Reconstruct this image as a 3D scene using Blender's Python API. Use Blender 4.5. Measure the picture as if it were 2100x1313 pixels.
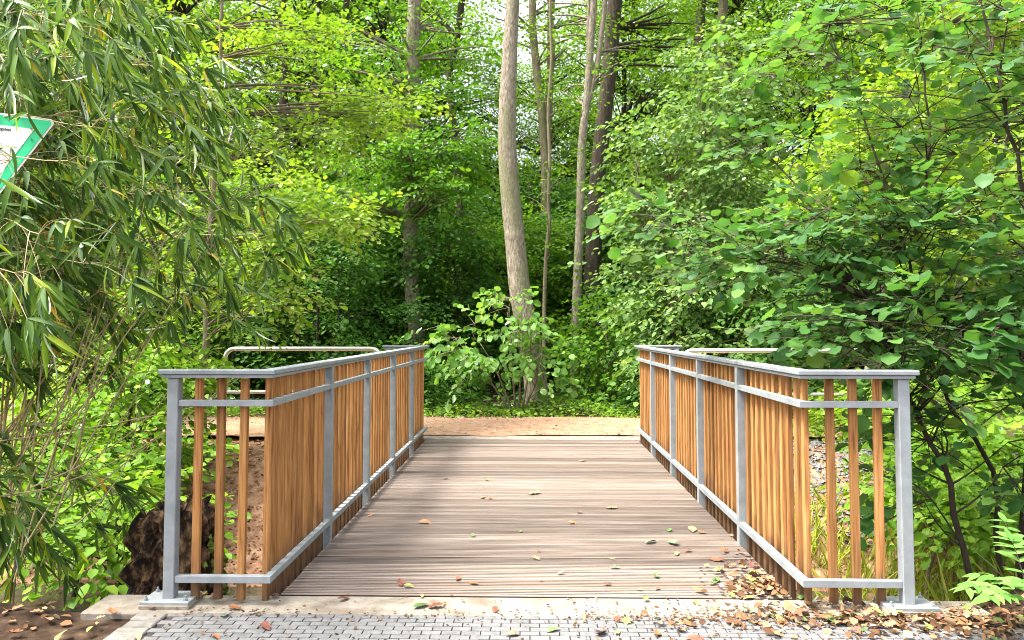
import bpy, math, random
import numpy as np
from mathutils import Matrix, Vector

random.seed(7)
RNG = np.random.default_rng(11)
sc = bpy.context.scene
for o in list(bpy.data.objects):
    bpy.data.objects.remove(o)
R = math.radians

# ------------------------------------------------------------------ camera
FPX, CX, CY = 1578.0, 1050.0, 593.0           # focal length and principal point, photo pixels
CAM = (0.0, 0.0, 1.45)
PITCH, YAW = R(3.0), R(1.31)
cam = bpy.data.cameras.new('camera')
camo = bpy.data.objects.new('camera', cam)
sc.collection.objects.link(camo)
camo.location = CAM
camo.rotation_euler = (R(90) + PITCH, 0, YAW)
cam.sensor_width = 36.0
cam.lens = FPX / 2100 * 36
cam.shift_y = -(656.5 - CY) / 2100
cam.clip_start, cam.clip_end = 0.05, 600
sc.camera = camo
sc.render.resolution_x, sc.render.resolution_y = 1024, 640

# ------------------------------------------------------------------ world, sun, exposure
SUN_DIR = Vector((-0.40, -0.12, 0.90)).normalized()      # towards the sun
w = bpy.data.worlds.new('World')
sc.world = w
w.use_nodes = True
nt = w.node_tree
nt.nodes.clear()
sky = nt.nodes.new('ShaderNodeTexSky')
sky.sky_type = 'NISHITA'
sky.sun_disc = False
sky.sun_elevation = math.asin(SUN_DIR.z)
sky.sun_rotation = math.atan2(SUN_DIR.x, SUN_DIR.y)
sky.air_density, sky.dust_density, sky.ozone_density = 1.0, 6.0, 1.0
bg = nt.nodes.new('ShaderNodeBackground')
bg.inputs['Strength'].default_value = 0.15
wo = nt.nodes.new('ShaderNodeOutputWorld')
hsv = nt.nodes.new('ShaderNodeHueSaturation')          # thin high cloud: the same sky, paler
hsv.inputs['Saturation'].default_value = 0.35
nt.links.new(sky.outputs[0], hsv.inputs['Color'])
nt.links.new(hsv.outputs[0], bg.inputs['Color'])
nt.links.new(bg.outputs[0], wo.inputs['Surface'])
sun = bpy.data.lights.new('sun', 'SUN')
sun.energy = 2.7
sun.angle = R(13.0)
sun.color = (1.0, 0.93, 0.80)
suno = bpy.data.objects.new('sun', sun)
sc.collection.objects.link(suno)
suno.rotation_euler = SUN_DIR.to_track_quat('Z', 'Y').to_euler()
sc.view_settings.view_transform = 'Standard'
sc.view_settings.look = 'None'
sc.view_settings.gamma = 1
sc.view_settings.exposure = 2.1
sc.cycles.use_denoising = True
sc.render.filter_size = 1.0
sc.cycles.filter_width = 1.0
sc.cycles.max_bounces = 10
sc.cycles.diffuse_bounces = 5
sc.cycles.transmission_bounces = 7
sc.cycles.transparent_max_bounces = 4
sc.cycles.sample_clamp_indirect = 6

# ------------------------------------------------------------------ helpers
CP, SP, CYW, SYW = math.cos(PITCH), math.sin(PITCH), math.cos(YAW), math.sin(YAW)


def at(px, py, Y):
    """world point at depth Y seen at photo pixel (px, py)"""
    u, v = (px - CX) / FPX, -(py - CY) / FPX
    x, y, z = u, CP - v * SP, v * CP + SP
    x, y = x * CYW - y * SYW, x * SYW + y * CYW
    k = Y / y
    return np.array((x * k, Y, CAM[2] + z * k))


def project(Pw):
    """photo pixel of world points (n,3)"""
    d = Pw - np.array(CAM)
    x = d[:, 0] * CYW + d[:, 1] * SYW
    y = -d[:, 0] * SYW + d[:, 1] * CYW
    z = d[:, 2]
    dep = y * CP + z * SP
    v = -y * SP + z * CP
    return CX + FPX * x / dep, CY - FPX * v / dep, dep


def nrm(a):
    return a / np.maximum(np.linalg.norm(a, axis=-1, keepdims=True), 1e-9)


def mesh_np(name, V, F, rnd=None, smooth=False):
    """V (n,3); F (k,3) or (k,4) array, or a list of both"""
    me = bpy.data.meshes.new(name)
    Fs = F if isinstance(F, list) else [F]
    Fs = [np.asarray(f, dtype=np.int32) for f in Fs if len(f)]
    V = np.asarray(V, dtype=np.float32)
    me.vertices.add(len(V))
    me.vertices.foreach_set('co', V.ravel())
    tot = sum(f.size for f in Fs)
    npoly = sum(len(f) for f in Fs)
    me.loops.add(tot)
    me.polygons.add(npoly)
    me.loops.foreach_set('vertex_index', np.concatenate([f.ravel() for f in Fs]))
    sizes = np.concatenate([np.full(len(f), f.shape[1], dtype=np.int32) for f in Fs])
    me.polygons.foreach_set('loop_start', np.concatenate(([0], np.cumsum(sizes)[:-1])).astype(np.int32))
    me.polygons.foreach_set('use_smooth', np.full(npoly, bool(smooth) or rnd is not None))
    if rnd is not None:
        a = me.attributes.new('rnd', 'FLOAT', 'POINT')
        a.data.foreach_set('value', np.asarray(rnd, dtype=np.float32))
    me.update(calc_edges=True)
    me.validate()
    return me


def obj(name, me, mat=None, parent=None, loc=None):
    o = bpy.data.objects.new(name, me)
    sc.collection.objects.link(o)
    if mat is not None and me is not None and len(me.materials) == 0:
        me.materials.append(mat)
    if parent is not None:
        o.parent = parent
    if loc is not None:
        o.location = loc
    return o


def tag(o, label=None, cat=None, group=None, kind=None):
    if label: o['label'] = label
    if cat: o['category'] = cat
    if group: o['group'] = group
    if kind: o['kind'] = kind
    return o


def empty(name, loc, label, cat, group=None):
    o = bpy.data.objects.new(name, None)
    sc.collection.objects.link(o)
    o.location = loc
    o.empty_display_size = 0.2
    return tag(o, label, cat, group)


class Geo:
    def __init__(s):
        s.V, s.Q, s.T, s.n = [], [], [], 0

    def add(s, V, Q=None, T=None):
        V = np.asarray(V, dtype=float)
        if Q is not None and len(Q): s.Q.append(np.asarray(Q) + s.n)
        if T is not None and len(T): s.T.append(np.asarray(T) + s.n)
        s.V.append(V)
        s.n += len(V)

    def mesh(s, name, smooth=False, offset=None):
        V = np.concatenate(s.V)
        if offset is not None: V = V - np.asarray(offset)
        F = []
        if s.Q: F.append(np.concatenate(s.Q))
        if s.T: F.append(np.concatenate(s.T))
        return mesh_np(name, V, F, smooth=smooth)

    def box(s, a, b):
        x0, y0, z0 = a
        x1, y1, z1 = b
        s.add([(x0, y0, z0), (x1, y0, z0), (x1, y1, z0), (x0, y1, z0), (x0, y0, z1), (x1, y0, z1), (x1, y1, z1), (x0, y1, z1)],
              [(0, 3, 2, 1), (4, 5, 6, 7), (0, 1, 5, 4), (1, 2, 6, 5), (2, 3, 7, 6), (3, 0, 4, 7)])

    def cbox(s, a, b, c):
        """box with its vertical and top edges chamfered by c"""
        x0, y0, z0 = a
        x1, y1, z1 = b
        def ring(d, z): return [(x0 + d + c, y0 + d, z), (x1 - d - c, y0 + d, z), (x1 - d, y0 + d + c, z), (x1 - d, y1 - d - c, z),
                                (x1 - d - c, y1 - d, z), (x0 + d + c, y1 - d, z), (x0 + d, y1 - d - c, z), (x0 + d, y0 + d + c, z)]
        V = ring(0, z0) + ring(0, z1 - c) + ring(c * .9, z1)
        Q = [(k * 8 + i, k * 8 + (i + 1) % 8, k * 8 + 8 + (i + 1) % 8, k * 8 + 8 + i) for k in (0, 1) for i in range(8)]
        T = [(16, 16 + i, 17 + i) for i in range(1, 7)] + [(0, i + 1, i) for i in range(1, 7)]
        s.add(V, Q, T)

    def tube(s, pts, rad, sides=6, cap=True):
        pts = np.asarray(pts, dtype=float)
        n = len(pts)
        rad = np.broadcast_to(np.asarray(rad, dtype=float), (n,))
        t = nrm(np.gradient(pts, axis=0))
        ref = np.array((0.13, 0.31, 0.94)) if abs(t[0][2]) < .8 else np.array((0.94, 0.31, 0.13))
        a = nrm(np.cross(t, ref))
        b = np.cross(t, a)
        ang = np.arange(sides) * 2 * math.pi / sides
        ring = a[:, None, :] * np.cos(ang)[None, :, None] + b[:, None, :] * np.sin(ang)[None, :, None]
        V = (pts[:, None, :] + ring * rad[:, None, None]).reshape(-1, 3)
        i = np.arange(n - 1)[:, None] * sides
        j = np.arange(sides)[None, :]
        j2 = (j + 1) % sides
        Q = np.stack([i + j, i + j2, i + sides + j2, i + sides + j], -1).reshape(-1, 4)
        T = None
        if cap:
            T = [(0, k + 1, k) for k in range(1, sides - 1)] + [((n - 1) * sides, (n - 1) * sides + k, (n - 1) * sides + k + 1) for k in range(1, sides - 1)]
        s.add(V, Q, T)

    def sweep(s, path, sec):
        """horizontal path [(x,y)], section [(a,b)] a to the right of travel, b = z; mitred corners"""
        p = np.asarray(path, dtype=float)
        n = len(p)
        d = nrm(np.diff(p, axis=0))
        rt = np.stack([d[:, 1], -d[:, 0]], -1)
        off = []
        for i in range(n):
            if i == 0: off.append(rt[0])
            elif i == n - 1: off.append(rt[-1])
            else:
                m = rt[i - 1] + rt[i]
                off.append(m / (1 + rt[i - 1] @ rt[i]))
        V = []
        for i in range(n):
            for a, b in sec:
                V.append((p[i][0] + off[i][0] * a, p[i][1] + off[i][1] * a, b))
        m = len(sec)
        Q = [(i * m + j, i * m + (j + 1) % m, (i + 1) * m + (j + 1) % m, (i + 1) * m + j) for i in range(n - 1) for j in range(m)]
        T = [(0, k + 1, k) for k in range(1, m - 1)] + [((n - 1) * m, (n - 1) * m + k, (n - 1) * m + k + 1) for k in range(1, m - 1)]
        s.add(V, Q, T)


def csec(w2, z0, z1, c=.004):
    return [(-w2 + c, z0), (w2 - c, z0), (w2, z0 + c), (w2, z1 - c), (w2 - c, z1), (-w2 + c, z1), (-w2, z1 - c), (-w2, z0 + c)]


def bez(p0, p1, bend, n=6):
    t = np.linspace(0, 1, n)[:, None]
    m = (np.asarray(p0) + np.asarray(p1)) / 2 + np.asarray(bend)
    return (1 - t) ** 2 * np.asarray(p0) + 2 * t * (1 - t) * m + t ** 2 * np.asarray(p1)


def spline(pts, n=24):
    """Catmull-Rom through (k,d) points"""
    p = np.asarray(pts, dtype=float)
    p = np.vstack([2 * p[0] - p[1], p, 2 * p[-1] - p[-2]])
    k = len(p) - 3
    out = []
    for u in np.linspace(0, k - 1e-6, n):
        i = int(u)
        t = u - i
        a, b, c, d = p[i:i + 4]
        out.append(.5 * (2 * b + (c - a) * t + (2 * a - 5 * b + 4 * c - d) * t * t + (3 * b - a - 3 * c + d) * t ** 3))
    return np.array(out)


# ------------------------------------------------------------------ materials
def newmat(name):
    m = bpy.data.materials.new(name)
    m.use_nodes = True
    t = m.node_tree
    t.nodes.clear()
    out = t.nodes.new('ShaderNodeOutputMaterial')
    return m, t, out


def N(t, typ, **kw):
    n = t.nodes.new(typ)
    for k, v in kw.items():
        if k.startswith('i_'):
            n.inputs[k[2:].replace('_', ' ')].default_value = v
        else:
            setattr(n, k, v)
    return n


def ramp(t, stops):
    n = t.nodes.new('ShaderNodeValToRGB')
    e = n.color_ramp.elements
    while len(e) < len(stops): e.new(0.5)
    for el, (p, c) in zip(e, stops):
        el.position = p
        el.color = (*c, 1) if len(c) == 3 else c
    return n


def leafmat(name, stops, trans=.45, tcol=(1.5, 1.45, .55), gloss=.10, rough=.42):
    m, t, out = newmat(name)
    a = N(t, 'ShaderNodeAttribute', attribute_name='rnd')
    r = ramp(t, stops)
    t.links.new(a.outputs['Fac'], r.inputs[0])
    d = N(t, 'ShaderNodeBsdfDiffuse')
    t.links.new(r.outputs[0], d.inputs['Color'])
    mul = N(t, 'ShaderNodeMix', data_type='RGBA', blend_type='MULTIPLY')
    mul.inputs[0].default_value = 1
    mul.inputs[7].default_value = (*tcol, 1)
    t.links.new(r.outputs[0], mul.inputs[6])
    tr = N(t, 'ShaderNodeBsdfTranslucent')
    t.links.new(mul.outputs[2], tr.inputs['Color'])
    mx = N(t, 'ShaderNodeMixShader')
    mx.inputs[0].default_value = trans
    t.links.new(d.outputs[0], mx.inputs[1])
    t.links.new(tr.outputs[0], mx.inputs[2])
    g = N(t, 'ShaderNodeBsdfGlossy')
    g.inputs['Roughness'].default_value = rough
    g.inputs['Color'].default_value = (.9, .95, .9, 1)
    lw = N(t, 'ShaderNodeFresnel')
    lw.inputs['IOR'].default_value = 1.4
    sm = N(t, 'ShaderNodeMath', operation='MULTIPLY')
    sm.inputs[1].default_value = gloss * 1.8
    t.links.new(lw.outputs[0], sm.inputs[0])
    m2 = N(t, 'ShaderNodeMixShader')
    t.links.new(sm.outputs[0], m2.inputs[0])
    t.links.new(mx.outputs[0], m2.inputs[1])
    t.links.new(g.outputs[0], m2.inputs[2])
    t.links.new(m2.outputs[0], out.inputs['Surface'])
    return m


def surf(name, stops, scale=5.0, detail=6.0, stretch=(1, 1, 1), rough=.8, bump=.3, bscale=None, metallic=0.0, coord='Object',
         objvar=0.0, spec=.3, second=None):
    """noise-coloured principled surface; second = (scale, stops_fac, colour) overlay patches"""
    m, t, out = newmat(name)
    tc = N(t, 'ShaderNodeTexCoord')
    mp = N(t, 'ShaderNodeMapping')
    mp.inputs['Scale'].default_value = stretch
    t.links.new(tc.outputs[coord], mp.inputs['Vector'])
    vec = mp.outputs[0]
    oi = N(t, 'ShaderNodeObjectInfo')
    if objvar:
        ad = N(t, 'ShaderNodeVectorMath', operation='ADD')
        sc_ = N(t, 'ShaderNodeVectorMath', operation='SCALE')
        sc_.inputs[0].default_value = (37.0, 51.0, 23.0)
        t.links.new(oi.outputs['Random'], sc_.inputs['Scale'])
        t.links.new(vec, ad.inputs[0])
        t.links.new(sc_.outputs[0], ad.inputs[1])
        vec = ad.outputs[0]
    nz = N(t, 'ShaderNodeTexNoise')
    nz.inputs['Scale'].default_value = scale
    nz.inputs['Detail'].default_value = detail
    nz.inputs['Roughness'].default_value = .65
    t.links.new(vec, nz.inputs['Vector'])
    r = ramp(t, stops)
    t.links.new(nz.outputs['Fac'], r.inputs[0])
    col = r.outputs[0]
    if second:
        n2 = N(t, 'ShaderNodeTexNoise')
        n2.inputs['Scale'].default_value = second[0]
        n2.inputs['Detail'].default_value = 5
        t.links.new(vec, n2.inputs['Vector'])
        r2 = ramp(t, [(second[1][0], (0, 0, 0)), (second[1][1], (1, 1, 1))])
        t.links.new(n2.outputs['Fac'], r2.inputs[0])
        mm = N(t, 'ShaderNodeMix', data_type='RGBA')
        mm.inputs[7].default_value = (*second[2], 1)
        t.links.new(r2.outputs[0], mm.inputs[0])
        t.links.new(col, mm.inputs[6])
        col = mm.outputs[2]
    if objvar:
        mr = N(t, 'ShaderNodeMapRange')
        mr.inputs['To Min'].default_value = 1 - objvar
        mr.inputs['To Max'].default_value = 1 + objvar
        t.links.new(oi.outputs['Random'], mr.inputs['Value'])
        hs = N(t, 'ShaderNodeHueSaturation')
        t.links.new(mr.outputs[0], hs.inputs['Value'])
        t.links.new(col, hs.inputs['Color'])
        col = hs.outputs[0]
    p = N(t, 'ShaderNodeBsdfPrincipled')
    p.inputs['Roughness'].default_value = rough
    p.inputs['Metallic'].default_value = metallic
    p.inputs['Specular IOR Level'].default_value = spec
    t.links.new(col, p.inputs['Base Color'])
    if bump:
        nb = N(t, 'ShaderNodeTexNoise')
        nb.inputs['Scale'].default_value = bscale or scale * 2
        nb.inputs['Detail'].default_value = 5
        t.links.new(vec, nb.inputs['Vector'])
        b = N(t, 'ShaderNodeBump')
        b.inputs['Strength'].default_value = bump
        b.inputs['Distance'].default_value = .02
        t.links.new(nb.outputs['Fac'], b.inputs['Height'])
        t.links.new(b.outputs[0], p.inputs['Normal'])
    t.links.new(p.outputs[0], out.inputs['Surface'])
    return m


M = {}
M['steel'] = surf('galvanised_steel', [(.25, (.19, .212, .226)), (.5, (.245, .268, .283)), (.75, (.30, .323, .338))], scale=11, rough=.6, bump=.0,
                  bscale=60, metallic=.1, spec=.25, objvar=.04)
M['stainless'] = surf('stainless_tube', [(.3, (.62, .60, .55)), (.7, (.72, .70, .66))], scale=6, rough=.32, bump=0, metallic=.6, spec=.5)


def slat_material():
    m, t, out = newmat('larch_slat')
    tc = N(t, 'ShaderNodeTexCoord')
    oi = N(t, 'ShaderNodeObjectInfo')
    sc_ = N(t, 'ShaderNodeVectorMath', operation='SCALE')
    sc_.inputs[0].default_value = (31.0, 17.0, 9.0)
    t.links.new(oi.outputs['Random'], sc_.inputs['Scale'])
    ad = N(t, 'ShaderNodeVectorMath', operation='ADD')
    t.links.new(tc.outputs['Object'], ad.inputs[0])
    t.links.new(sc_.outputs[0], ad.inputs[1])
    mp = N(t, 'ShaderNodeMapping')
    mp.inputs['Scale'].default_value = (45, 45, 2.2)
    t.links.new(ad.outputs[0], mp.inputs[0])
    nz = N(t, 'ShaderNodeTexNoise', i_Scale=1.6, i_Detail=5.0, i_Distortion=.6)
    t.links.new(mp.outputs[0], nz.inputs['Vector'])
    r = ramp(t, [(.28, (.13, .05, .018)), (.42, (.29, .13, .044)), (.58, (.375, .185, .066)), (.76, (.46, .26, .11))])
    t.links.new(nz.outputs['Fac'], r.inputs[0])
    hs = N(t, 'ShaderNodeHueSaturation', i_Saturation=1.0)
    mr = N(t, 'ShaderNodeMapRange')
    mr.inputs['To Min'].default_value, mr.inputs['To Max'].default_value = .72, 1.22
    t.links.new(oi.outputs['Random'], mr.inputs['Value'])
    t.links.new(mr.outputs[0], hs.inputs['Value'])
    t.links.new(r.outputs[0], hs.inputs['Color'])
    # water stain wicking up from the sawn foot
    sp = N(t, 'ShaderNodeSeparateXYZ')
    t.links.new(tc.outputs['Object'], sp.inputs[0])
    n2 = N(t, 'ShaderNodeTexNoise', i_Scale=5.0, i_Detail=3.0)
    t.links.new(ad.outputs[0], n2.inputs['Vector'])
    ml = N(t, 'ShaderNodeMath', operation='MULTIPLY_ADD')
    ml.inputs[1].default_value = -.55
    t.links.new(n2.outputs['Fac'], ml.inputs[0])
    t.links.new(sp.outputs['Z'], ml.inputs[2])
    st = N(t, 'ShaderNodeMapRange', interpolation_type='SMOOTHSTEP')
    for k, v in (('From Min', -.30), ('From Max', .03), ('To Min', .85), ('To Max', 0.0)):
        st.inputs[k].default_value = v
    t.links.new(ml.outputs[0], st.inputs['Value'])
    mm = N(t, 'ShaderNodeMix', data_type='RGBA')
    mm.inputs[7].default_value = (.07, .045, .03, 1)
    t.links.new(st.outputs[0], mm.inputs[0])
    t.links.new(hs.outputs[0], mm.inputs[6])
    p = N(t, 'ShaderNodeBsdfPrincipled', i_Roughness=.8)
    p.inputs['Specular IOR Level'].default_value = .12
    t.links.new(mm.outputs[2], p.inputs['Base Color'])
    b = N(t, 'ShaderNodeBump', i_Strength=.25, i_Distance=.003)
    t.links.new(nz.outputs['Fac'], b.inputs['Height'])
    t.links.new(b.outputs[0], p.inputs['Normal'])
    t.links.new(p.outputs[0], out.inputs['Surface'])
    return m


M['slat'] = slat_material()
M['plank'] = surf('weathered_plank', [(.30, (.095, .072, .060)), (.43, (.148, .117, .099)), (.57, (.190, .155, .133)), (.72, (.235, .200, .177))],
                  scale=3.0, detail=8, stretch=(.6, 11, 11), rough=.75, bump=.25, bscale=6, objvar=.34, spec=.2,
                  second=(.55, (.52, .72), (.17, .125, .10)))
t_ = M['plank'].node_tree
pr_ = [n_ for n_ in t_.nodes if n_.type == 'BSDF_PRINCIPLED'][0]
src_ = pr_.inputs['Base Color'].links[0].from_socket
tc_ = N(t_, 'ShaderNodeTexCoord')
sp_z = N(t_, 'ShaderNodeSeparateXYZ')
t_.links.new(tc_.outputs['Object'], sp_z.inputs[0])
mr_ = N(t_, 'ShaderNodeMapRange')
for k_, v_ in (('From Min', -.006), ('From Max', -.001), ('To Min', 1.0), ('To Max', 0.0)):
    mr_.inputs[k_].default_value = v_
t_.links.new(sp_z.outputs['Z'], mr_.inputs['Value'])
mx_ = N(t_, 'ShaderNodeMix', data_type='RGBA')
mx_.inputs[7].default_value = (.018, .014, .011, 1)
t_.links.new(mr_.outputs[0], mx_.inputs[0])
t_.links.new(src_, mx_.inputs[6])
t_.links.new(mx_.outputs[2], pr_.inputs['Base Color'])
M['girder'] = surf('girder_steel', [(.3, (.12, .12, .12)), (.7, (.2, .2, .2))], rough=.6, bump=0)
M['concrete'] = surf('sill_concrete', [(.28, (.09, .068, .05)), (.42, (.185, .158, .126)), (.6, (.26, .232, .192)), (.8, (.31, .285, .245))], scale=7, detail=9,
                     rough=.9, bump=.35, bscale=40, coord='Object', second=(2.2, (.55, .70), (.15, .115, .085)))
M['paver'] = surf('grey_paver', [(.25, (.085, .085, .086)), (.5, (.13, .13, .133)), (.75, (.168, .168, .172))], scale=18, detail=6, rough=.9, bump=.1, bscale=90, objvar=.07,
                  second=(5, (.62, .8), (.12, .10, .085)))
M['paver_bed'] = surf('paver_bed', [(.3, (.035, .028, .022)), (.7, (.09, .075, .06))], scale=30, rough=1, bump=.4)
M['edge_stone'] = surf('edge_stone', [(.25, (.10, .09, .085)), (.5, (.18, .17, .155)), (.75, (.24, .225, .21))], scale=14, rough=.9, bump=.25, bscale=70, objvar=.18)
M['path'] = surf('tan_gravel', [(.28, (.135, .068, .038)), (.45, (.245, .142, .086)), (.6, (.30, .188, .122)), (.8, (.38, .265, .19))], scale=9, detail=12, rough=1, bump=.5,
                 bscale=45, coord='Object')
M['mulch'] = surf('dark_soil', [(.25, (.035, .02, .014)), (.5, (.085, .052, .036)), (.8, (.17, .11, .08))], scale=14, detail=10, rough=1, bump=.9, bscale=30)
M['water'] = surf('stream_water', [(.3, (.03, .03, .02)), (.7, (.05, .05, .03))], scale=2, rough=.08, bump=.05, spec=.6)
M['gravel'] = surf('bank_stone', [(.3, (.075, .075, .08)), (.5, (.14, .14, .145)), (.7, (.22, .215, .21))], scale=2.5, rough=.9, bump=.2)
M['bark_light'] = surf('smooth_grey_bark', [(.30, (.065, .050, .035)), (.42, (.16, .132, .098)), (.55, (.25, .215, .165)), (.68, (.36, .315, .25))], scale=16, detail=10,
                       stretch=(1.6, 1.6, .5), rough=.9, bump=1.0, bscale=30, second=(1.5, (.52, .72), (.16, .16, .085)))
M['bark_mid'] = surf('brown_grey_bark', [(.25, (.075, .058, .036)), (.45, (.16, .13, .085)), (.65, (.25, .205, .14)), (.85, (.33, .28, .2))], scale=8, detail=9,
                     stretch=(1.8, 1.8, .4), rough=.95, bump=.9, bscale=22, second=(1.1, (.5, .7), (.13, .15, .055)))
M['bark_dark'] = surf('dark_bark', [(.3, (.02, .015, .011)), (.55, (.055, .043, .03)), (.8, (.10, .08, .06))], scale=9, detail=8, stretch=(2, 2, .4), rough=.95, bump=.8)
M['twig'] = surf('hazel_twig', [(.3, (.022, .016, .012)), (.7, (.075, .055, .038))], scale=9, rough=.9, bump=0)
M['culm'] = surf('dry_bamboo_culm', [(.3, (.24, .18, .08)), (.55, (.42, .33, .18)), (.8, (.55, .47, .30))], scale=6, rough=.6, bump=0)
M['stump'] = surf('rotten_wood', [(.34, (.006, .005, .004)), (.46, (.028, .017, .011)), (.55, (.14, .08, .04)), (.66, (.36, .23, .12))], scale=14, detail=9,
                  stretch=(1, 1, .6), rough=1, bump=1.0, bscale=18)


def ground_material():
    m, t, out = newmat('forest_ground')
    tc = N(t, 'ShaderNodeTexCoord')
    nz = N(t, 'ShaderNodeTexNoise', i_Scale=9.0, i_Detail=12.0)
    t.links.new(tc.outputs['Object'], nz.inputs['Vector'])
    soil = ramp(t, [(.30, (.010, .007, .005)), (.48, (.038, .024, .016)), (.62, (.07, .045, .030)), (.8, (.13, .09, .06))])
    t.links.new(nz.outputs['Fac'], soil.inputs[0])
    red = ramp(t, [(.28, (.10, .052, .032)), (.45, (.22, .12, .075)), (.6, (.30, .18, .115)), (.8, (.42, .30, .22))])
    t.links.new(nz.outputs['Fac'], red.inputs[0])
    # freshly graded red soil on the far bank only
    sp = N(t, 'ShaderNodeSeparateXYZ')
    t.links.new(tc.outputs['Object'], sp.inputs[0])
    a = N(t, 'ShaderNodeMapRange', interpolation_type='SMOOTHSTEP')
    a.inputs['From Min'].default_value, a.inputs['From Max'].default_value = 7.2, 8.6
    b = N(t, 'ShaderNodeMapRange', interpolation_type='SMOOTHSTEP')
    b.inputs['From Min'].default_value, b.inputs['From Max'].default_value = 13.6, 12.6
    n3 = N(t, 'ShaderNodeTexNoise', i_Scale=1.3, i_Detail=6.0)
    t.links.new(tc.outputs['Object'], n3.inputs['Vector'])
    wob = N(t, 'ShaderNodeMath', operation='MULTIPLY_ADD')
    wob.inputs[1].default_value = 1.6
    t.links.new(n3.outputs['Fac'], wob.inputs[0])
    sub = N(t, 'ShaderNodeMath', operation='SUBTRACT')
    sub.inputs[1].default_value = .8
    t.links.new(sp.outputs['Y'], wob.inputs[2])
    t.links.new(wob.outputs[0], sub.inputs[0])
    t.links.new(sub.outputs[0], a.inputs['Value'])
    t.links.new(sub.outputs[0], b.inputs['Value'])
    mu = N(t, 'ShaderNodeMath', operation='MULTIPLY')
    t.links.new(a.outputs[0], mu.inputs[0])
    t.links.new(b.outputs[0], mu.inputs[1])
    mm = N(t, 'ShaderNodeMix', data_type='RGBA')
    t.links.new(mu.outputs[0], mm.inputs[0])
    t.links.new(soil.outputs[0], mm.inputs[6])
    t.links.new(red.outputs[0], mm.inputs[7])
    p = N(t, 'ShaderNodeBsdfPrincipled', i_Roughness=1.0)
    p.inputs['Specular IOR Level'].default_value = .1
    t.links.new(mm.outputs[2], p.inputs['Base Color'])
    bp = N(t, 'ShaderNodeBump', i_Strength=.8, i_Distance=.04)
    t.links.new(nz.outputs['Fac'], bp.inputs['Height'])
    t.links.new(bp.outputs[0], p.inputs['Normal'])
    t.links.new(p.outputs[0], out.inputs['Surface'])
    return m


M['ground'] = ground_material()
# leaf colours: green reflectances 0.04 - 0.16, a few yellowed leaves at the top of the range
M['leaf_forest'] = leafmat('forest_leaf', [(0, (.060, .145, .012)), (.5, (.095, .205, .016)), (.93, (.15, .27, .022)), (1, (.24, .31, .025))], trans=.55)
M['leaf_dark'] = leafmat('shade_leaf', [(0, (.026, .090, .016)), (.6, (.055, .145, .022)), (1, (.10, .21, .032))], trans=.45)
M['leaf_maple'] = leafmat('maple_leaf', [(0, (.06, .165, .014)), (.6, (.105, .25, .022)), (1, (.18, .32, .035))], trans=.55)
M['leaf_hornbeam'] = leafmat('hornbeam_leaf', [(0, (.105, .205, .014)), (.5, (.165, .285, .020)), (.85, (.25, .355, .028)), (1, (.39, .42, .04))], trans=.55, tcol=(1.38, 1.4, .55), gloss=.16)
M['leaf_hazel'] = leafmat('hazel_leaf', [(0, (.030, .105, .028)), (.5, (.062, .17, .040)), (.88, (.12, .25, .052)), (.975, (.20, .30, .05)), (1, (.48, .42, .02))], trans=.52, gloss=.16)
M['leaf_pale'] = leafmat('lime_leaf', [(0, (.065, .15, .035)), (.5, (.12, .23, .055)), (.85, (.20, .31, .09)), (1, (.34, .41, .18))], trans=.48, gloss=.16, rough=.5)
M['leaf_bush'] = leafmat('bush_leaf', [(0, (.075, .19, .035)), (.5, (.125, .27, .055)), (.85, (.19, .34, .085)), (1, (.30, .41, .16))], trans=.48, gloss=.16, rough=.5)
M['leaf_bamboo'] = leafmat('bamboo_leaf', [(0, (.035, .085, .018)), (.5, (.080, .160, .028)), (.82, (.14, .245, .036)), (.96, (.28, .38, .03)), (.985, (.45, .34, .03)), (1, (.52, .28, .04))], trans=.45, gloss=.16, rough=.6)
M['leaf_ash'] = leafmat('seedling_leaf', [(0, (.10, .24, .05)), (1, (.17, .33, .08))], trans=.4)
M['leaf_ground'] = leafmat('groundcover_leaf', [(0, (.07, .17, .018)), (.6, (.14, .27, .026)), (1, (.27, .37, .05))])
M['grass'] = leafmat('bank_grass', [(0, (.17, .24, .02)), (.6, (.30, .36, .04)), (1, (.48, .45, .12))], trans=.4)
M['litter'] = leafmat('litter_leaf', [(0, (.045, .026, .018)), (.3, (.13, .068, .038)), (.55, (.24, .13, .07)), (.78, (.34, .22, .125)), (.93, (.46, .35, .23)), (.96, (.13, .19, .05)), (1, (.15, .21, .06))], trans=.15, tcol=(1.1, 1, .8), gloss=.05)


def fallen_material():
    m, t, out = newmat('fallen_leaf')
    oi = N(t, 'ShaderNodeObjectInfo')
    tc = N(t, 'ShaderNodeTexCoord')
    nz = N(t, 'ShaderNodeTexNoise', i_Scale=2.5, i_Detail=6.0)
    t.links.new(tc.outputs['Object'], nz.inputs['Vector'])
    mr = N(t, 'ShaderNodeMapRange')
    mr.inputs['From Min'].default_value, mr.inputs['From Max'].default_value = .3, .7
    mr.inputs['To Min'].default_value, mr.inputs['To Max'].default_value = .55, 1.35
    t.links.new(nz.outputs['Fac'], mr.inputs['Value'])
    hs = N(t, 'ShaderNodeHueSaturation')
    t.links.new(oi.outputs['Color'], hs.inputs['Color'])
    t.links.new(mr.outputs[0], hs.inputs['Value'])
    p = N(t, 'ShaderNodeBsdfPrincipled', i_Roughness=.6)
    p.inputs['Specular IOR Level'].default_value = .35
    t.links.new(hs.outputs[0], p.inputs['Base Color'])
    t.links.new(p.outputs[0], out.inputs['Surface'])
    return m


M['fallen'] = fallen_material()


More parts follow.
